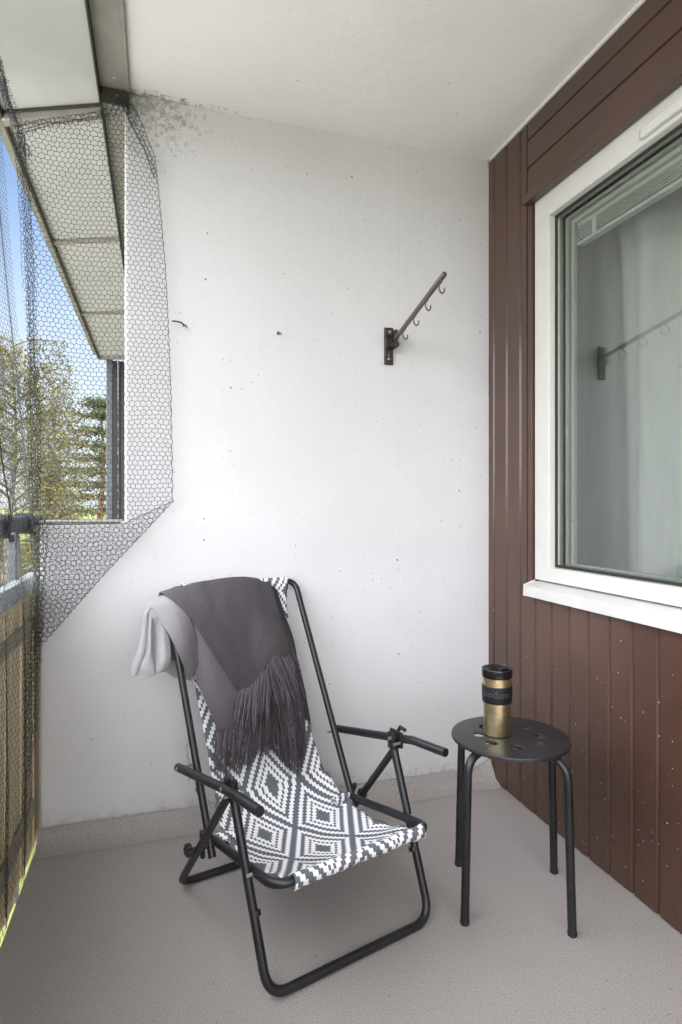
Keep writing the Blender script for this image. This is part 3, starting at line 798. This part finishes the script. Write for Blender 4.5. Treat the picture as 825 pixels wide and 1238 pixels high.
for k in 'abcd':
    b = MB(); dz = 0 if k in 'ad' else 0
    b.tube(half(k), .0112, 16); b.build('leg', M['black'], st, smooth=True)
    b = MB(); f_ = loc[k]; b.lathe([(0, .0), (.0105, .0), (.0122, .002), (.0122, .011), (.0114, .013)], f_, 16); b.build('foot_cap', M['gasket'], st, smooth=True)
for a in (R(20), R(110), R(200), R(290)):
    b = MB(); b.tube([(.11*math.cos(a), .11*math.sin(a), SH-.026), (.11*math.cos(a), .11*math.sin(a), SH-.005)], .009, 12)
    b.build('mount', M['gasket'], st, smooth=True)

# ------------------------------------------------------------------ travel mug
CM = Vector((.921, 1.520, SH+.0005))
mug = empty('travel_mug', CM, 0, 'brass coloured travel mug with black lid and grip band, standing on the stool', 'mug')
body = [(0, 0), (.033, 0), (.0355, .0015), (.0362, .004), (.0395, .128), (.0402, .166), (.0405, .172), (.036, .173)]
b = MB().lathe(body, n=64); b.build('body', M['brass'], mug, smooth=True)
b = MB().lathe([(.0362, .098), (.0408, .0985), (.0416, .101), (.0424, .146), (.0418, .149), (.038, .1495)], n=64); bandm = b.build('grip_band', M['band'], mug, smooth=True)
b = MB().lathe([(.0360, .1735), (.0420, .1735), (.0424, .176), (.0426, .195), (.0418, .198), (.0385, .1985), (.0365, .195), (.026, .1885), (.008, .1865), (0, .1865)], n=64)
b.build('lid', M['lid'], mug, smooth=True)
b = MB(); b.box(.012, .037, -.006, .006, .188, .197); b.build('lid_slider', M['lid'], mug, bevel=.002)
def wrap_text(txt, size, z, r0, ang0, name):
    cu = bpy.data.curves.new('lettering', 'FONT'); cu.body = txt; cu.size = size; cu.extrude = .0016; cu.align_x = 'CENTER'; cu.align_y = 'CENTER'; cu.offset = .0006
    ob = bpy.data.objects.new('tmp', cu); col.objects.link(ob); bpy.context.view_layer.update()
    dg = bpy.context.evaluated_depsgraph_get(); me = bpy.data.meshes.new_from_object(ob.evaluated_get(dg)); bpy.data.objects.remove(ob)
    bm = bmesh.new(); bm.from_mesh(me); bmesh.ops.subdivide_edges(bm, edges=[e for e in bm.edges if e.calc_length() > .004], cuts=2)
    for v in bm.verts:
        a = ang0 + v.co.x/r0; rr = r0 + v.co.z + (v.co.y)*.018; v.co = Vector((rr*math.cos(a), rr*math.sin(a), z+v.co.y))
    bm.to_mesh(me); bm.free(); me.materials.clear(); me.materials.append(M['letter_lit'])
    o = bpy.data.objects.new(name, me); col.objects.link(o); o.parent = bandm; return o
mug.scale = (1, 1, .94)
va = math.atan2(-CM.y, -CM.x)
M['letter_lit'] = m_simple('raised_silicone_lettering', (.034, .037, .044, 1), .35, 0, 200, .1, .05, .0005)  # paler than the band, in place of light caught on the raised letters
wrap_text('bodum', .027, .128, .0423, va-.05, 'raised_lettering')

# ------------------------------------------------------------------ folding chair (local axes: x across, y to the rear, z up)
CA = R(17); CO = Vector((.46, 1.40, 0))
ch = empty('folding_chair', CO, CA, 'black tubular folding lounge chair with grey and white diamond patterned sling', 'chair')
def V3(s, d, h): return Vector((s, d, h))
def ctube(name, pts, r, rad=.0, n=14, caps=True):
    b = MB(); b.tube(fillet(pts, rad, 8) if rad else pts, r, n, caps=caps); return b.build(name, M['black'], ch, smooth=True)
ctube('back_frame', [V3(-.232, .335, .160), V3(-.234, .715, .832), V3(.234, .715, .832), V3(.232, .335, .170)], .0105, .042)
ctube('seat_frame', [V3(-.222, .345, .200), V3(-.226, -.016, .262), V3(.226, -.016, .262), V3(.222, .345, .200)], .011, .05)
ctube('front_leg_frame', [V3(-.250, .165, .415), V3(-.236, .0, .012), V3(.236, -.005, .012), V3(.250, .172, .425)], .011, .055)
ctube('rear_leg_frame', [V3(-.266, .150, .408), V3(-.262, .51, .012), V3(.262, .49, .012), V3(.266, .160, .418)], .0105, .045)
ctube('armrest', [V3(-.268, .505, .350), V3(-.268, .15, .422), V3(-.268, -.022, .443)], .0118, .08)
ctube('armrest', [V3(.268, .505, .354), V3(.268, .10, .442), V3(.274, -.024, .448)], .0118, .12)
# rear cross bar that carries the sling
ctube('rear_cross_bar', [V3(-.222, .340, .198), V3(-.12, .342, .160), V3(.12, .342, .160), V3(.222, .340, .198)], .006)
# joints: plates, bolts, star knobs
for s in (-1, 1):
    hp = .415 if s < 0 else .428
    b = MB(); b.box(s*.258-.004, s*.258+.004, .135, .19, hp-.020, hp+.026); b.box(s*.243-.003, s*.243+.003, .150, .182, hp-.026, hp+.022); b.build('arm_bracket', M['black'], ch, bevel=.003)
    for (x0, x1, y_, z_, r_) in ((.232, .281, .165, hp+.006, .0048), (.232, .281, .142, hp-.004, .004), (.236, .250, .085, .243, .005), (.228, .282, .482, .356, .0048)):
        b = MB(); b.tube([(s*x0, y_, z_), (s*x1, y_, z_)], r_, 10); b.build('bolt', M['zinc'], ch, smooth=True)
    b = MB(); kx = s*.262
    b.tube([(s*.220, .342, .190), (s*.291, .372, .180)], .006, 10)
    for q in range(6):
        a = q*math.pi/3; c_ = Vector((s*.286, .370+.011*math.cos(a), .181+.011*math.sin(a))); b.tube([c_-Vector((.007, 0, 0)), c_+Vector((.007, 0, 0))], .0062, 10)
    b.tube([(s*.278, .370, .181), (s*.296, .370, .181)], .010, 12)
    b.build('pivot_knob', M['gasket'], ch, smooth=True)
    b = MB(); b.tube([(s*.236, .395, .135), (s*.252, .360, .225)], .007, 8); b.build('stop_link', M['black'], ch, smooth=True)
    b = MB(); b.box(s*.236-.006, s*.236+.006, .020, .048, .125, .150) if False else b.tube([(s*.237, .062, .160), (s*.2375, .066, .170)], .0132, 12); b.build('leg_collar', M['black'], ch, smooth=True)
    b = MB(); hz = hp+.022; b.tube([(s*.262, .160, hz), (s*.262, .150, hz+.016), (s*.262, .128, hz+.013)], .0055, 8); b.build('arm_catch', M['gasket'], ch, smooth=True)
# sling
prof = [(.728, .815), (.722, .838), (.712, .8465), (.703, .843), (.700, .834), (.706, .79), (.700, .73), (.678, .655), (.640, .565), (.590, .470), (.540, .385), (.492, .312), (.448, .255), (.405, .222), (.360, .207),
        (.310, .198), (.250, .196), (.190, .202), (.130, .214), (.070, .232), (.020, .252), (-.008, .2715), (-.020, .274), (-.029, .268), (-.030, .256), (-.022, .247), (.0, .246), (.03, .244)]
prof = [Vector((0, d, h)) for d, h in prof]
NV, NU = 150, 40; vs = []; uvs = []; fs = []
pts = [crom(prof, i/NV) for i in range(NV+1)]; cum = [0]
for i in range(NV): cum.append(cum[-1] + (pts[i+1]-pts[i]).length)
iref = min(range(NV+1), key=lambda i: abs(pts[i].y-.167) + (0 if pts[i].z < .24 else 9)); vref = cum[iref]
for i, p in enumerate(pts):
    d = p.y; h = p.z
    # free width: a little narrower where the cloth hangs, full at the bars
    t_ = cum[i]/cum[-1]
    hw = .192 - .014*math.exp(-((d-.55)/.14)**2)*(1 if h > .25 else 0) + (.004 if h > .8 else 0)
    if h < .30 and d > .28: hw += .012*math.exp(-((d-.34)/.05)**2)
    for j in range(NU+1):
        q = j/NU*2-1
        sag = (1-q*q)*(.016 if .05 < d < .6 else .004)
        edge = .0035*math.sin(t_*90)*(abs(q)**6)
        dd = sag*.5 if h > .25 else 0; hh = -sag if h <= .25 else -sag*.3
        if d < 0.02: dd = hh = 0
        wr = .0022*noise.noise(Vector((q*4, t_*16, 2)))
        vs.append((q*hw + .008, d + dd + wr, h + hh + edge + wr)); uvs.append((q*hw+.009, vref-cum[i]+.167))
for i in range(NV):
    for j in range(NU): a = i*(NU+1)+j; fs.append((a, a+1, a+NU+2, a+NU+1))
o = link('sling', vs, fs, M['sling'], ch, True, uvs); m = o.modifiers.new('s', 'SOLIDIFY'); m.thickness = .0016; m.offset = 0
# fabric loops round the seat rail ends
for s in (-1, 1):
    b = MB(); vs = []; fs = []; uvs = []
    n1, n2 = 10, 18
    c0, c1 = V3(s*.224, .352, .2), V3(s*.150, .330, .205)
    for i in range(n1+1):
        c_ = c0.lerp(c1, i/n1)
        for j in range(n2): 
            a = 2*math.pi*j/n2; rr = .0155+.002*math.sin(i*1.3+j); vs.append(c_+Vector((0, rr*math.cos(a), rr*.8*math.sin(a)))); uvs.append((i*.008*s, j*.006))
    for i in range(n1):
        for j in range(n2): fs.append((i*n2+j, i*n2+(j+1) % n2, (i+1)*n2+(j+1) % n2, (i+1)*n2+j))
    link('sling_loop', vs, fs, M['sling'], ch, True, uvs)

# ------------------------------------------------------------------ throw blanket over the chair back
bl = empty('throw_blanket', CO + Vector((0, .7, .8)), 0, 'dark grey fringed throw blanket with light grey folds draped over the chair back', 'blanket')
bo = CO + Vector((0, .7, .8))
E_ = Vector((math.cos(CA), math.sin(CA), 0)); Gd = Vector((-math.sin(CA), math.cos(CA), 0))
NN = Gd*-.866 + UP*.5; PB = CO + Gd*.335 + UP*.165
def onback(px, py, k):
    d = ray(px, py); p0 = PB + NN*k; return CAM + d*((p0-CAM).dot(NN)/d.dot(NN))
def sheet(name, rows, nu=60, nv=60, thick=.005, wob=.003, seed=0, fold=None, mat='blanket'):
    """rows: lists of (px,py,k,tint)"""
    G3 = [[(onback(p[0], p[1], p[2]), p[3]) for p in r] for r in rows]
    vs = []; cs = []; uvs = []
    for i in range(nv+1):
        rowp = []; rowc = []
        for c_ in range(len(G3[0])):
            rowp.append(crom([G3[r][c_][0] for r in range(len(G3))], i/nv)); rowc.append(crom([G3[r][c_][1] for r in range(len(G3))], i/nv))
        for j in range(nu+1):
            p = crom(rowp, j/nu); c0 = crom(rowc, j/nu)
            w = wob*noise.noise(Vector((j/nu*3.1, i/nv*2.3, seed))) * 2.4 + wob*1.1*noise.noise(Vector((j/nu*8 + i/nv*3, i/nv*5, seed+5)))
            if fold: w += fold(j/nu, i/nv)
            vs.append(p + NN*w - bo); cs.append(max(0, min(1, c0))); uvs.append((j/nu*.42, i/nv*.36))
    fs = []
    for i in range(nv):
        for j in range(nu): a = i*(nu+1)+j; fs.append((a, a+nu+1, a+nu+2, a+1))
    o = link(name, vs, fs, M[mat], bl, True, uvs, cs)
    m = o.modifiers.new('s', 'SOLIDIFY'); m.thickness = thick; m.offset = 0
    m = o.modifiers.new('b', 'SUBSURF'); m.levels = m.render_levels = 1
    return G3
def fringe(name, starts, tips, n, r=.0011, tint=.97, seed=0, sag=.006, kj=.006, steps=7, clump=.8):
    r = r*1.25; cs = []
    rn = random.Random(seed); b = MB()
    S = [onback(*p) for p in starts]; T = [onback(*p) for p in tips]
    for i in range(n):
        t_ = min(1, max(0, (i+rn.uniform(-.5, .5))/n)); p = crom(S, t_); tq = round(t_*n/6)/(n/6)
        q = crom(T, min(1, max(0, t_*(1-clump)+tq*clump+rn.uniform(-.008, .008)))); tuft = noise.noise(Vector((round(t_*n/6)*1.7, seed*2.3, 0)))
        q = q + NN*tuft*.022 + (q-p)*tuft*.22
        q = p + (q-p)*rn.uniform(.84, 1.08) + E_*rn.gauss(0, .0035) + NN*rn.uniform(-kj, kj)
        ax = rn.uniform(-1, 1)*sag; ph = rn.uniform(0, 6.28); pts = []
        for k in range(steps+1):
            u_ = k/steps; pts.append(p.lerp(q, u_) + E_*(ax*math.sin(u_*3.1) + .0011*math.sin(u_*11+ph)) + NN*(.004*math.sin(u_*3)+.001*math.sin(u_*9+ph)) - bo)
        b.tube(pts, [r]*steps+[r*.5], 4, caps=False); cs += [min(1, tint*rn.uniform(.78, 1.04))]*(len(b.v)-len(cs))
    o = link(name, b.v, b.f, M['blanket'], bl, True, None, cs); return o
# lower layer
lowrows = [
 [(205, 800, -.055, .5), (235, 790, -.055, .9), (265, 780, -.055, .9), (295, 776, -.055, .9), (325, 770, -.055, .9)],
 [(196, 735, -.03, .4), (228, 722, -.028, .8), (262, 716, -.028, .9), (296, 715, -.028, .9), (324, 718, -.028, .9)],
 [(200, 719, .006, .35), (228, 707, .006, .7), (262, 702, .006, .9), (296, 701, .006, .9), (324, 706, .006, .95)],
 [(218, 745, .020, .6), (242, 736, .03, .68), (272, 730, .03, .9), (306, 728, .03, .95), (336, 735, .026, 1)],
 [(227, 785, .016, .66), (250, 780, .034, .70), (280, 776, .030, .8), (316, 774, .028, .95), (350, 772, .018, 1)],
 [(241, 832, .006, .70), (265, 830, .026, .76), (292, 826, .02, .82), (326, 820, .016, .95), (359, 818, .006, 1)],
 [(263, 885, -.004, .85), (280, 882, .012, .88), (302, 872, .008, .92), (332, 862, .004, 1), (364, 850, -.008, 1)]]
sheet('lower_layer', lowrows, 64, 70, .005, .003, 1, lambda u_, v_: .005*math.sin(u_*9+v_*2)*v_)
# upper dark layer, its edge running diagonally
uprows = [
 [(198, 748, -.04, .8), (246, 728, -.036, .95), (278, 722, -.036, .95), (304, 722, -.036, .95), (328, 724, -.036, .95)],
 [(193, 717, .022, .7), (244, 704, .013, .86), (276, 699, .013, .9), (303, 699, .013, .92), (327, 704, .012, .95)],
 [(229, 746, .046, .88), (256, 738, .052, .9), (283, 733, .050, .93), (309, 733, .048, .95), (338, 742, .040, 1)],
 [(250, 778, .050, .92), (273, 772, .055, .95), (296, 768, .052, .95), (319, 765, .048, .86), (346, 766, .036, .98)],
 [(270, 808, .046, .95), (287, 806, .052, .97), (303, 800, .052, .95), (323, 788, .050, .84), (350, 784, .034, .98)],
 [(290, 838, .038, 1), (303, 830, .046, 1), (315, 814, .050, .95), (327, 800, .050, .9), (347, 797, .036, 1)]]
sheet('upper_layer', uprows, 60, 60, .006, .0035, 3, lambda u_, v_: .006*math.sin(u_*7+v_*3+1)*v_*(1-.3*v_))
# right hand layer under the others
sheet('side_layer', [
 [(318, 724, -.03, 1), (326, 726, -.03, 1), (334, 730, -.03, 1)],
 [(318, 704, .008, 1), (327, 706, .006, 1), (334, 714, .002, 1)],
 [(325, 745, .020, 1), (337, 745, .016, 1), (346, 748, .006, 1)],
 [(330, 785, .020, 1), (346, 785, .014, 1), (356, 780, .0, 1)],
 [(335, 815, .014, 1), (352, 815, .006, 1), (361, 808, -.008, 1)]], 20, 30, .005, .003, 8)
# light grey folds at the left end
def band(name, O_, R_, seed, thick=.006, nu=70, nv=14, bulge=.012):
    rows = [R_, [((a[0]+b_[0])/2, (a[1]+b_[1])/2, (a[2]+b_[2])/2+bulge, (a[3]+b_[3])/2) for a, b_ in zip(R_, O_)], O_]
    return sheet(name, rows, nu, nv, thick, .0018, seed)
O1 = [(159, 819, -.02, .05), (161, 804, -.02, .05), (168, 784, -.02, .05), (173, 760, -.015, .05), (173.5, 741, -.01, .08), (181, 729, 0, .1), (196, 720, .012, .15), (210, 720, .026, .28), (221, 729, .036, .42), (230, 747, .040, .55), (237, 768, .034, .64), (244, 795, .020, .70)]
R1 = [(166, 817, -.004, .05), (169, 805, -.002, .05), (175.5, 786, .0, .05), (177.5, 760, .004, .05), (179, 743, .010, .05), (185, 737, .02, .06), (191, 745, .026, .1), (198, 757, .028, .18), (206, 770, .028, .32), (214, 787, .022, .46), (222, 806, .012, .60), (230, 824, .0, .68)]
band('light_hood', O1, R1, 11, .006, 90, 16, .012)
sheet('inner_fold', [
 [(179, 752, .0, .1), (186, 746, .010, .1), (194, 747, .012, .12), (201, 756, .006, .15)],
 [(181, 772, .002, .1), (188, 768, -.006, .12), (197, 768, .010, .12), (205, 776, .0, .15)],
 [(179, 795, .004, .1), (187, 792, -.008, .12), (199, 793, .012, .1), (206, 797, -.002, .15)],
 [(172, 810, .004, .05), (182, 808, -.006, .1), (194, 809, .010, .1), (202, 808, -.002, .1)],
 [(176, 817, .0, .05), (184, 818, .0, .08), (190, 814, .006, .08), (198, 811, -.004, .1)]], 30, 30, .005, .001, 12)
sheet('inner_fold', [
 [(180, 744, .0, .1), (181.5, 744, .012, .05), (184, 748, .016, .08)],
 [(180, 765, .002, .1), (182, 764, .016, .05), (184, 768, .008, .1)],
 [(178, 788, .0, .1), (181, 789, .018, .05), (185, 793, .006, .1)],
 [(171, 805, .0, .1), (175, 804, .014, .05), (187, 809, .010, .06)],
 [(173, 815, .0, .05), (178, 818.5, .012, .05), (186, 817, .006, .05)]], 16, 30, .004, .0006, 15)
sheet('back_flap', [
 [(196, 762, -.055, .1), (210, 760, -.055, .1), (224, 775, -.055, .2)],
 [(196, 790, -.055, .08), (212, 790, -.06, .1), (228, 800, -.055, .15)],
 [(198, 811, -.055, .05), (212, 819, -.055, .05), (231, 823, -.055, .1)]], 20, 20, .005, .0015, 17)
# fringes
fringe('fringe', [(262, 880, .0, 0), (280, 878, .014, 0), (302, 868, .010, 0), (320, 862, .008, 0), (334, 855, .006, 0)] and [(262, 880, .0), (280, 878, .014), (302, 868, .010), (320, 862, .008), (334, 855, .006)],
       [(259, 930, -.02), (276, 936, -.01), (296, 926, -.005), (312, 912, -.005), (334, 905, -.005)], 210, .00105, .95, 1)
fringe('fringe', [(290, 835, .040), (303, 827, .048), (315, 811, .052), (326, 799, .052)],
       [(284, 872, .050), (296, 876, .058), (312, 868, .060), (326, 858, .058)], 130, .00115, .93, 2)
fringe('fringe', [(324, 797, .052), (333, 792, .050), (345, 794, .038), (349, 790, .034)],
       [(334, 854, .056), (352, 848, .052), (361, 834, .042), (358, 820, .03)], 110, .00115, .93, 3)
fringe('fringe', [(330, 838, .020), (340, 835, .020), (352, 830, .012), (362, 822, .0)],
       [(338, 920, .0), (352, 930, .0), (362, 926, -.006), (369, 908, -.012)], 150, .00115, 1, 4)
fringe('fringe', [(338, 745, .012), (348, 770, .008), (356, 795, .002), (360, 820, -.004)],
       [(357, 800, .0), (366, 835, -.006), (371, 862, -.012), (370, 872, -.014)], 120, .00115, 1, 5)
fringe('fringe', [(318, 845, .024), (328, 842, .024), (338, 838, .022)], [(312, 900, .006), (326, 902, .006), (342, 890, .008)], 80, .00115, 1, 6)

# ------------------------------------------------------------------ trees beyond
def leaves(b, pts, size, rn, flat=False, n=1, spread=.1):
    for p in pts:
        for _ in range(n):
            c_ = p + Vector((rn.gauss(0, spread), rn.gauss(0, spread), rn.gauss(0, spread*.8)))
            a = Vector((rn.uniform(-1, 1), rn.uniform(-1, 1), rn.uniform(-1, 1) if not flat else rn.uniform(-.3, .3))).normalized(); q = a.orthogonal().normalized()
            q = Matrix.Rotation(rn.uniform(0, 6.28), 3, a) @ q; w = a.cross(q); s_ = size*rn.uniform(.6, 1.3); n0 = len(b.v)
            b.v += [c_+a*s_, c_+w*s_*.55, c_-a*s_, c_-w*s_*.55]; b.f.append((n0, n0+1, n0+2, n0+3))
def birch(x, y, H_, rad, seed, nb, label, dens=1.0, lean=0):
    rn = random.Random(seed); root = empty('birch_tree', (x, y, GZ), 0, label, 'tree', 'trees beyond the balcony')
    tr = MB(); pts = [Vector((lean*(k/12)**2 + .12*math.sin(k*.8), .1*math.cos(k), H_*k/12)) for k in range(13)]
    tr.tube(pts, [max(.012, .14*(1-k/12.5)) for k in range(13)], 8); L_ = MB()
    for i in range(nb):
        f_ = .25+.75*(i/nb); base = crom(pts, f_); a = rn.uniform(0, 6.28); ln_ = rad*(1.15-f_*.75)*rn.uniform(.6, 1.1)
        d = Vector((math.cos(a), math.sin(a), .75)); br = []
        for k in range(9):
            u_ = k/8; br.append(base + Vector((d.x*ln_*u_, d.y*ln_*u_, ln_*(.75*u_ - .55*u_*u_))))
        tr.tube(br, [.028*(1-.85*k/8) for k in range(9)], 5)
        for k in range(3, 9):
            for _ in range(int(2*dens)+1):
                # drooping twigs
                s0 = br[k] + Vector((rn.gauss(0, .12), rn.gauss(0, .12), 0)); dl = rn.uniform(.35, 1.0)
                tw = [s0 + Vector((.06*q*rn.uniform(-1, 1), .06*q*rn.uniform(-1, 1), -dl*q/5)) for q in range(6)]
                tr.tube(tw, .004, 3, caps=False)
                leaves(L_, tw, .030, rn, n=int(2*dens), spread=.05)
    tr.build('trunk', M['bark'], root, smooth=True); L_.build('crown', M['leafb'], root)
def dirpt(px, dist): d = ray(px, 612); d.z = 0; d.normalize(); return d*dist
p = dirpt(12, 13.0); birch(p.x, p.y, 9.9, 2.1, 21, 58, 'tall yellow green birch with drooping twigs, nearest the left edge', 1.6)
p = dirpt(46, 15.5); birch(p.x, p.y, 9.5, 1.15, 22, 36, 'smaller yellow green birch with a loose crown left of the pine', 1.2, .3)
p = dirpt(66, 22); birch(p.x, p.y, 8.2, 1.0, 25, 22, 'low pale birch between the taller birch and the pine', 1.2)
def pine(x, y, H_, seed, label):
    rn = random.Random(seed); root = empty('pine_tree', (x, y, GZ), 0, label, 'tree', 'trees beyond the balcony')
    tr = MB(); pts = [Vector((.1*math.sin(k), .1*math.cos(k*1.3), H_*k/10)) for k in range(11)]; tr.tube(pts, [.2*(1-k/10.6)+.015 for k in range(11)], 8); L_ = MB()
    z = H_*.35
    while z < H_*.99:
        f_ = (z/H_); ln0 = 4.2*(1.12-f_)**.8
        a0 = rn.uniform(0, 6.28)
        for q in range(6):
            a = a0 + q*1.047 + rn.uniform(-.3, .3); ln_ = ln0*rn.uniform(.45, 1.15); br = [Vector((math.cos(a)*ln_*u_/8, math.sin(a)*ln_*u_/8, z + .10*ln_*u_/8 - .05*ln_*(u_/8)**2)) for u_ in range(9)]
            tr.tube(br, [.03*(1-.8*k/8) for k in range(9)], 5)
            pp = []
            for k in range(3, 9):
                for _ in range(7): pp.append(br[k] + Vector((rn.gauss(0, .16), rn.gauss(0, .16), rn.gauss(.04, .05))))
            leaves(L_, pp, .055, rn, n=4, spread=.09)
        z += rn.uniform(.38, .62)
    tr.build('trunk', M['barkp'], root, smooth=True); L_.build('crown', M['leafp'], root)
p = dirpt(122, 24); pine(p.x, p.y, 10.6, 31, 'dark green pine with tiered branches, beside the dark corner post')
def shrub(x, y, H_, rad, seed, label, mat='leafs'):
    rn = random.Random(seed); root = empty('shrub', (x, y, GZ), 0, label, 'shrub', 'shrubs below the balcony'); tr = MB(); L_ = MB()
    for s_ in range(9):
        a = rn.uniform(0, 6.28); top = Vector((math.cos(a)*rad*.7*rn.random(), math.sin(a)*rad*.7*rn.random(), H_*rn.uniform(.6, 1)))
        st_ = [top*(k/6) + Vector((0, 0, 0)) for k in range(7)]; tr.tube(st_, [.04*(1-.8*k/6) for k in range(7)], 5)
    for _ in range(int(240*rad*H_)):
        a = rn.uniform(0, 6.28); zz = rn.uniform(.08, 1); r_ = rad*math.sqrt(max(0.02, 1-(zz*2-1)**2*.8))*rn.uniform(.5, 1.05)
        c_ = Vector((math.cos(a)*r_, math.sin(a)*r_, H_*zz*(1+.12*noise.noise(Vector((a*2, seed, 0))))))
        leaves(L_, [c_], .06, rn, n=6, spread=.12)
    tr.build('stem', M['barkp'], root, smooth=True); L_.build('crown', M[mat], root)
SH_ = [(4, 15, 4.3, 1.6, 'broad green shrub at the far left below the railing gap'), (22, 19, 4.6, 1.8, 'tall rounded shrub in front of the tall birch'),
       (48, 24, 4.9, 1.9, 'green shrub standing under the smaller birch'), (70, 30, 5.3, 2.2, 'distant bushy shrub left of the pine'), (100, 36, 5.6, 2.4, 'far shrub just visible over the ledge beside the pine')]
for i, (px, ds, h_, rd, lb) in enumerate(SH_):
    p = dirpt(px, ds); shrub(p.x, p.y, h_, rd, 40+i, lb)

# ------------------------------------------------------------------ light
SUN_EL, SUN_AZ = R(46), R(176)     # the sun stands behind the viewer, beyond the house wall: the balcony is in shade
sd = Vector((math.sin(SUN_AZ)*math.cos(SUN_EL), math.cos(SUN_AZ)*math.cos(SUN_EL), math.sin(SUN_EL)))   # direction to the sun
L = bpy.data.lights.new('sun', 'SUN'); L.energy = 4.6; L.angle = R(.5); L.color = (1, .955, .88)
lo = bpy.data.objects.new('sun', L); col.objects.link(lo); lo.rotation_euler = sd.to_track_quat('Z', 'Y').to_euler(); lo.location = (0, -10, 20)
w = bpy.data.worlds.new('World'); sc.world = w; w.use_nodes = True; nt = w.node_tree; nt.nodes.clear()
def wn(typ, **k):
    n = nt.nodes.new(typ)
    for a, v in k.items(): setattr(n, a, v)
    return n
out = wn('ShaderNodeOutputWorld'); bg = wn('ShaderNodeBackground'); sky = wn('ShaderNodeTexSky'); sky.sky_type = 'NISHITA'; sky.sun_disc = False
sky.sun_elevation = SUN_EL; sky.sun_rotation = SUN_AZ; sky.air_density = 1.0; sky.dust_density = 1.6; sky.ozone_density = 2.0
tc = wn('ShaderNodeTexCoord'); sep = wn('ShaderNodeSeparateXYZ'); nt.links.new(tc.outputs['Generated'], sep.inputs[0])
def wm(op, a, b=None, clamp=False):
    n = wn('ShaderNodeMath', operation=op, use_clamp=clamp)
    for i, v in enumerate((a, b)):
        if v is None: continue
        if hasattr(v, 'is_output'): nt.links.new(v, n.inputs[i])
        else: n.inputs[i].default_value = v
    return n.outputs[0]
def wstep(v, a, b):
    n = wn('ShaderNodeMapRange', interpolation_type='SMOOTHSTEP'); nt.links.new(v, n.inputs[0]); n.inputs[1].default_value = a; n.inputs[2].default_value = b; return n.outputs[0]
# bright unseen clouds added on the open side (west) for light; clear gap north
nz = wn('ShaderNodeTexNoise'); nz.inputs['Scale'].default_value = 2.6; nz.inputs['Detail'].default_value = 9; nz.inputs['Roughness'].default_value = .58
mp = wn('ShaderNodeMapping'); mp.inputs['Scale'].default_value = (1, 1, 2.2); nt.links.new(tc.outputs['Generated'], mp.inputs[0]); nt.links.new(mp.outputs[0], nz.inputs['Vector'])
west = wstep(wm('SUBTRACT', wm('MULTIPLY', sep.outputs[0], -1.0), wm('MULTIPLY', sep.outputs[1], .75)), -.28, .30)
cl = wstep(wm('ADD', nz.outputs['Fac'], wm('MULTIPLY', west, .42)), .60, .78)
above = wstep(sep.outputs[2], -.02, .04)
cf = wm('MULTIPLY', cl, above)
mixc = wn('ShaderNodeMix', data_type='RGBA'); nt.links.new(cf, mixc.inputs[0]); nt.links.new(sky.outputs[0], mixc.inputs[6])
FILL_CLOUD = 30.0
mixc.inputs[7].default_value = (FILL_CLOUD*.96, FILL_CLOUD*.98, FILL_CLOUD*1.03, 1)
# pale haze low in the clear part of the sky
hz = wn('ShaderNodeMix', data_type='RGBA'); nt.links.new(wm('MULTIPLY', wstep(sep.outputs[2], .52, .03), wm('SUBTRACT', .92, cf, True)), hz.inputs[0])
nt.links.new(mixc.outputs[2], hz.inputs[6]); hz.inputs[7].default_value = (3.6, 3.8, 4.0, 1)
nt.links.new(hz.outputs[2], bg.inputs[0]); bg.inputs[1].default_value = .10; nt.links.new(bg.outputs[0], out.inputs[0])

# ------------------------------------------------------------------ camera and colour
cd = bpy.data.cameras.new('camera'); cam = bpy.data.objects.new('camera', cd); col.objects.link(cam); sc.camera = cam
cam.location = CAM; cam.rotation_euler = (R(90), 0, -YAW)
cd.sensor_fit = 'VERTICAL'; cd.sensor_height = 36; cd.sensor_width = 24; cd.lens = FPX/1238*36; cd.shift_y = -7/1238; cd.clip_start = .02; cd.clip_end = 4000
vsn = sc.view_settings; sc.display_settings.display_device = 'sRGB'; vsn.view_transform = 'Standard'; vsn.look = 'None'; vsn.gamma = 1; vsn.use_curve_mapping = False
vsn.exposure = 1.33
sc.cycles.max_bounces = 12; sc.cycles.diffuse_bounces = 6; sc.cycles.transparent_max_bounces = 24
sc.cycles.use_denoising = True
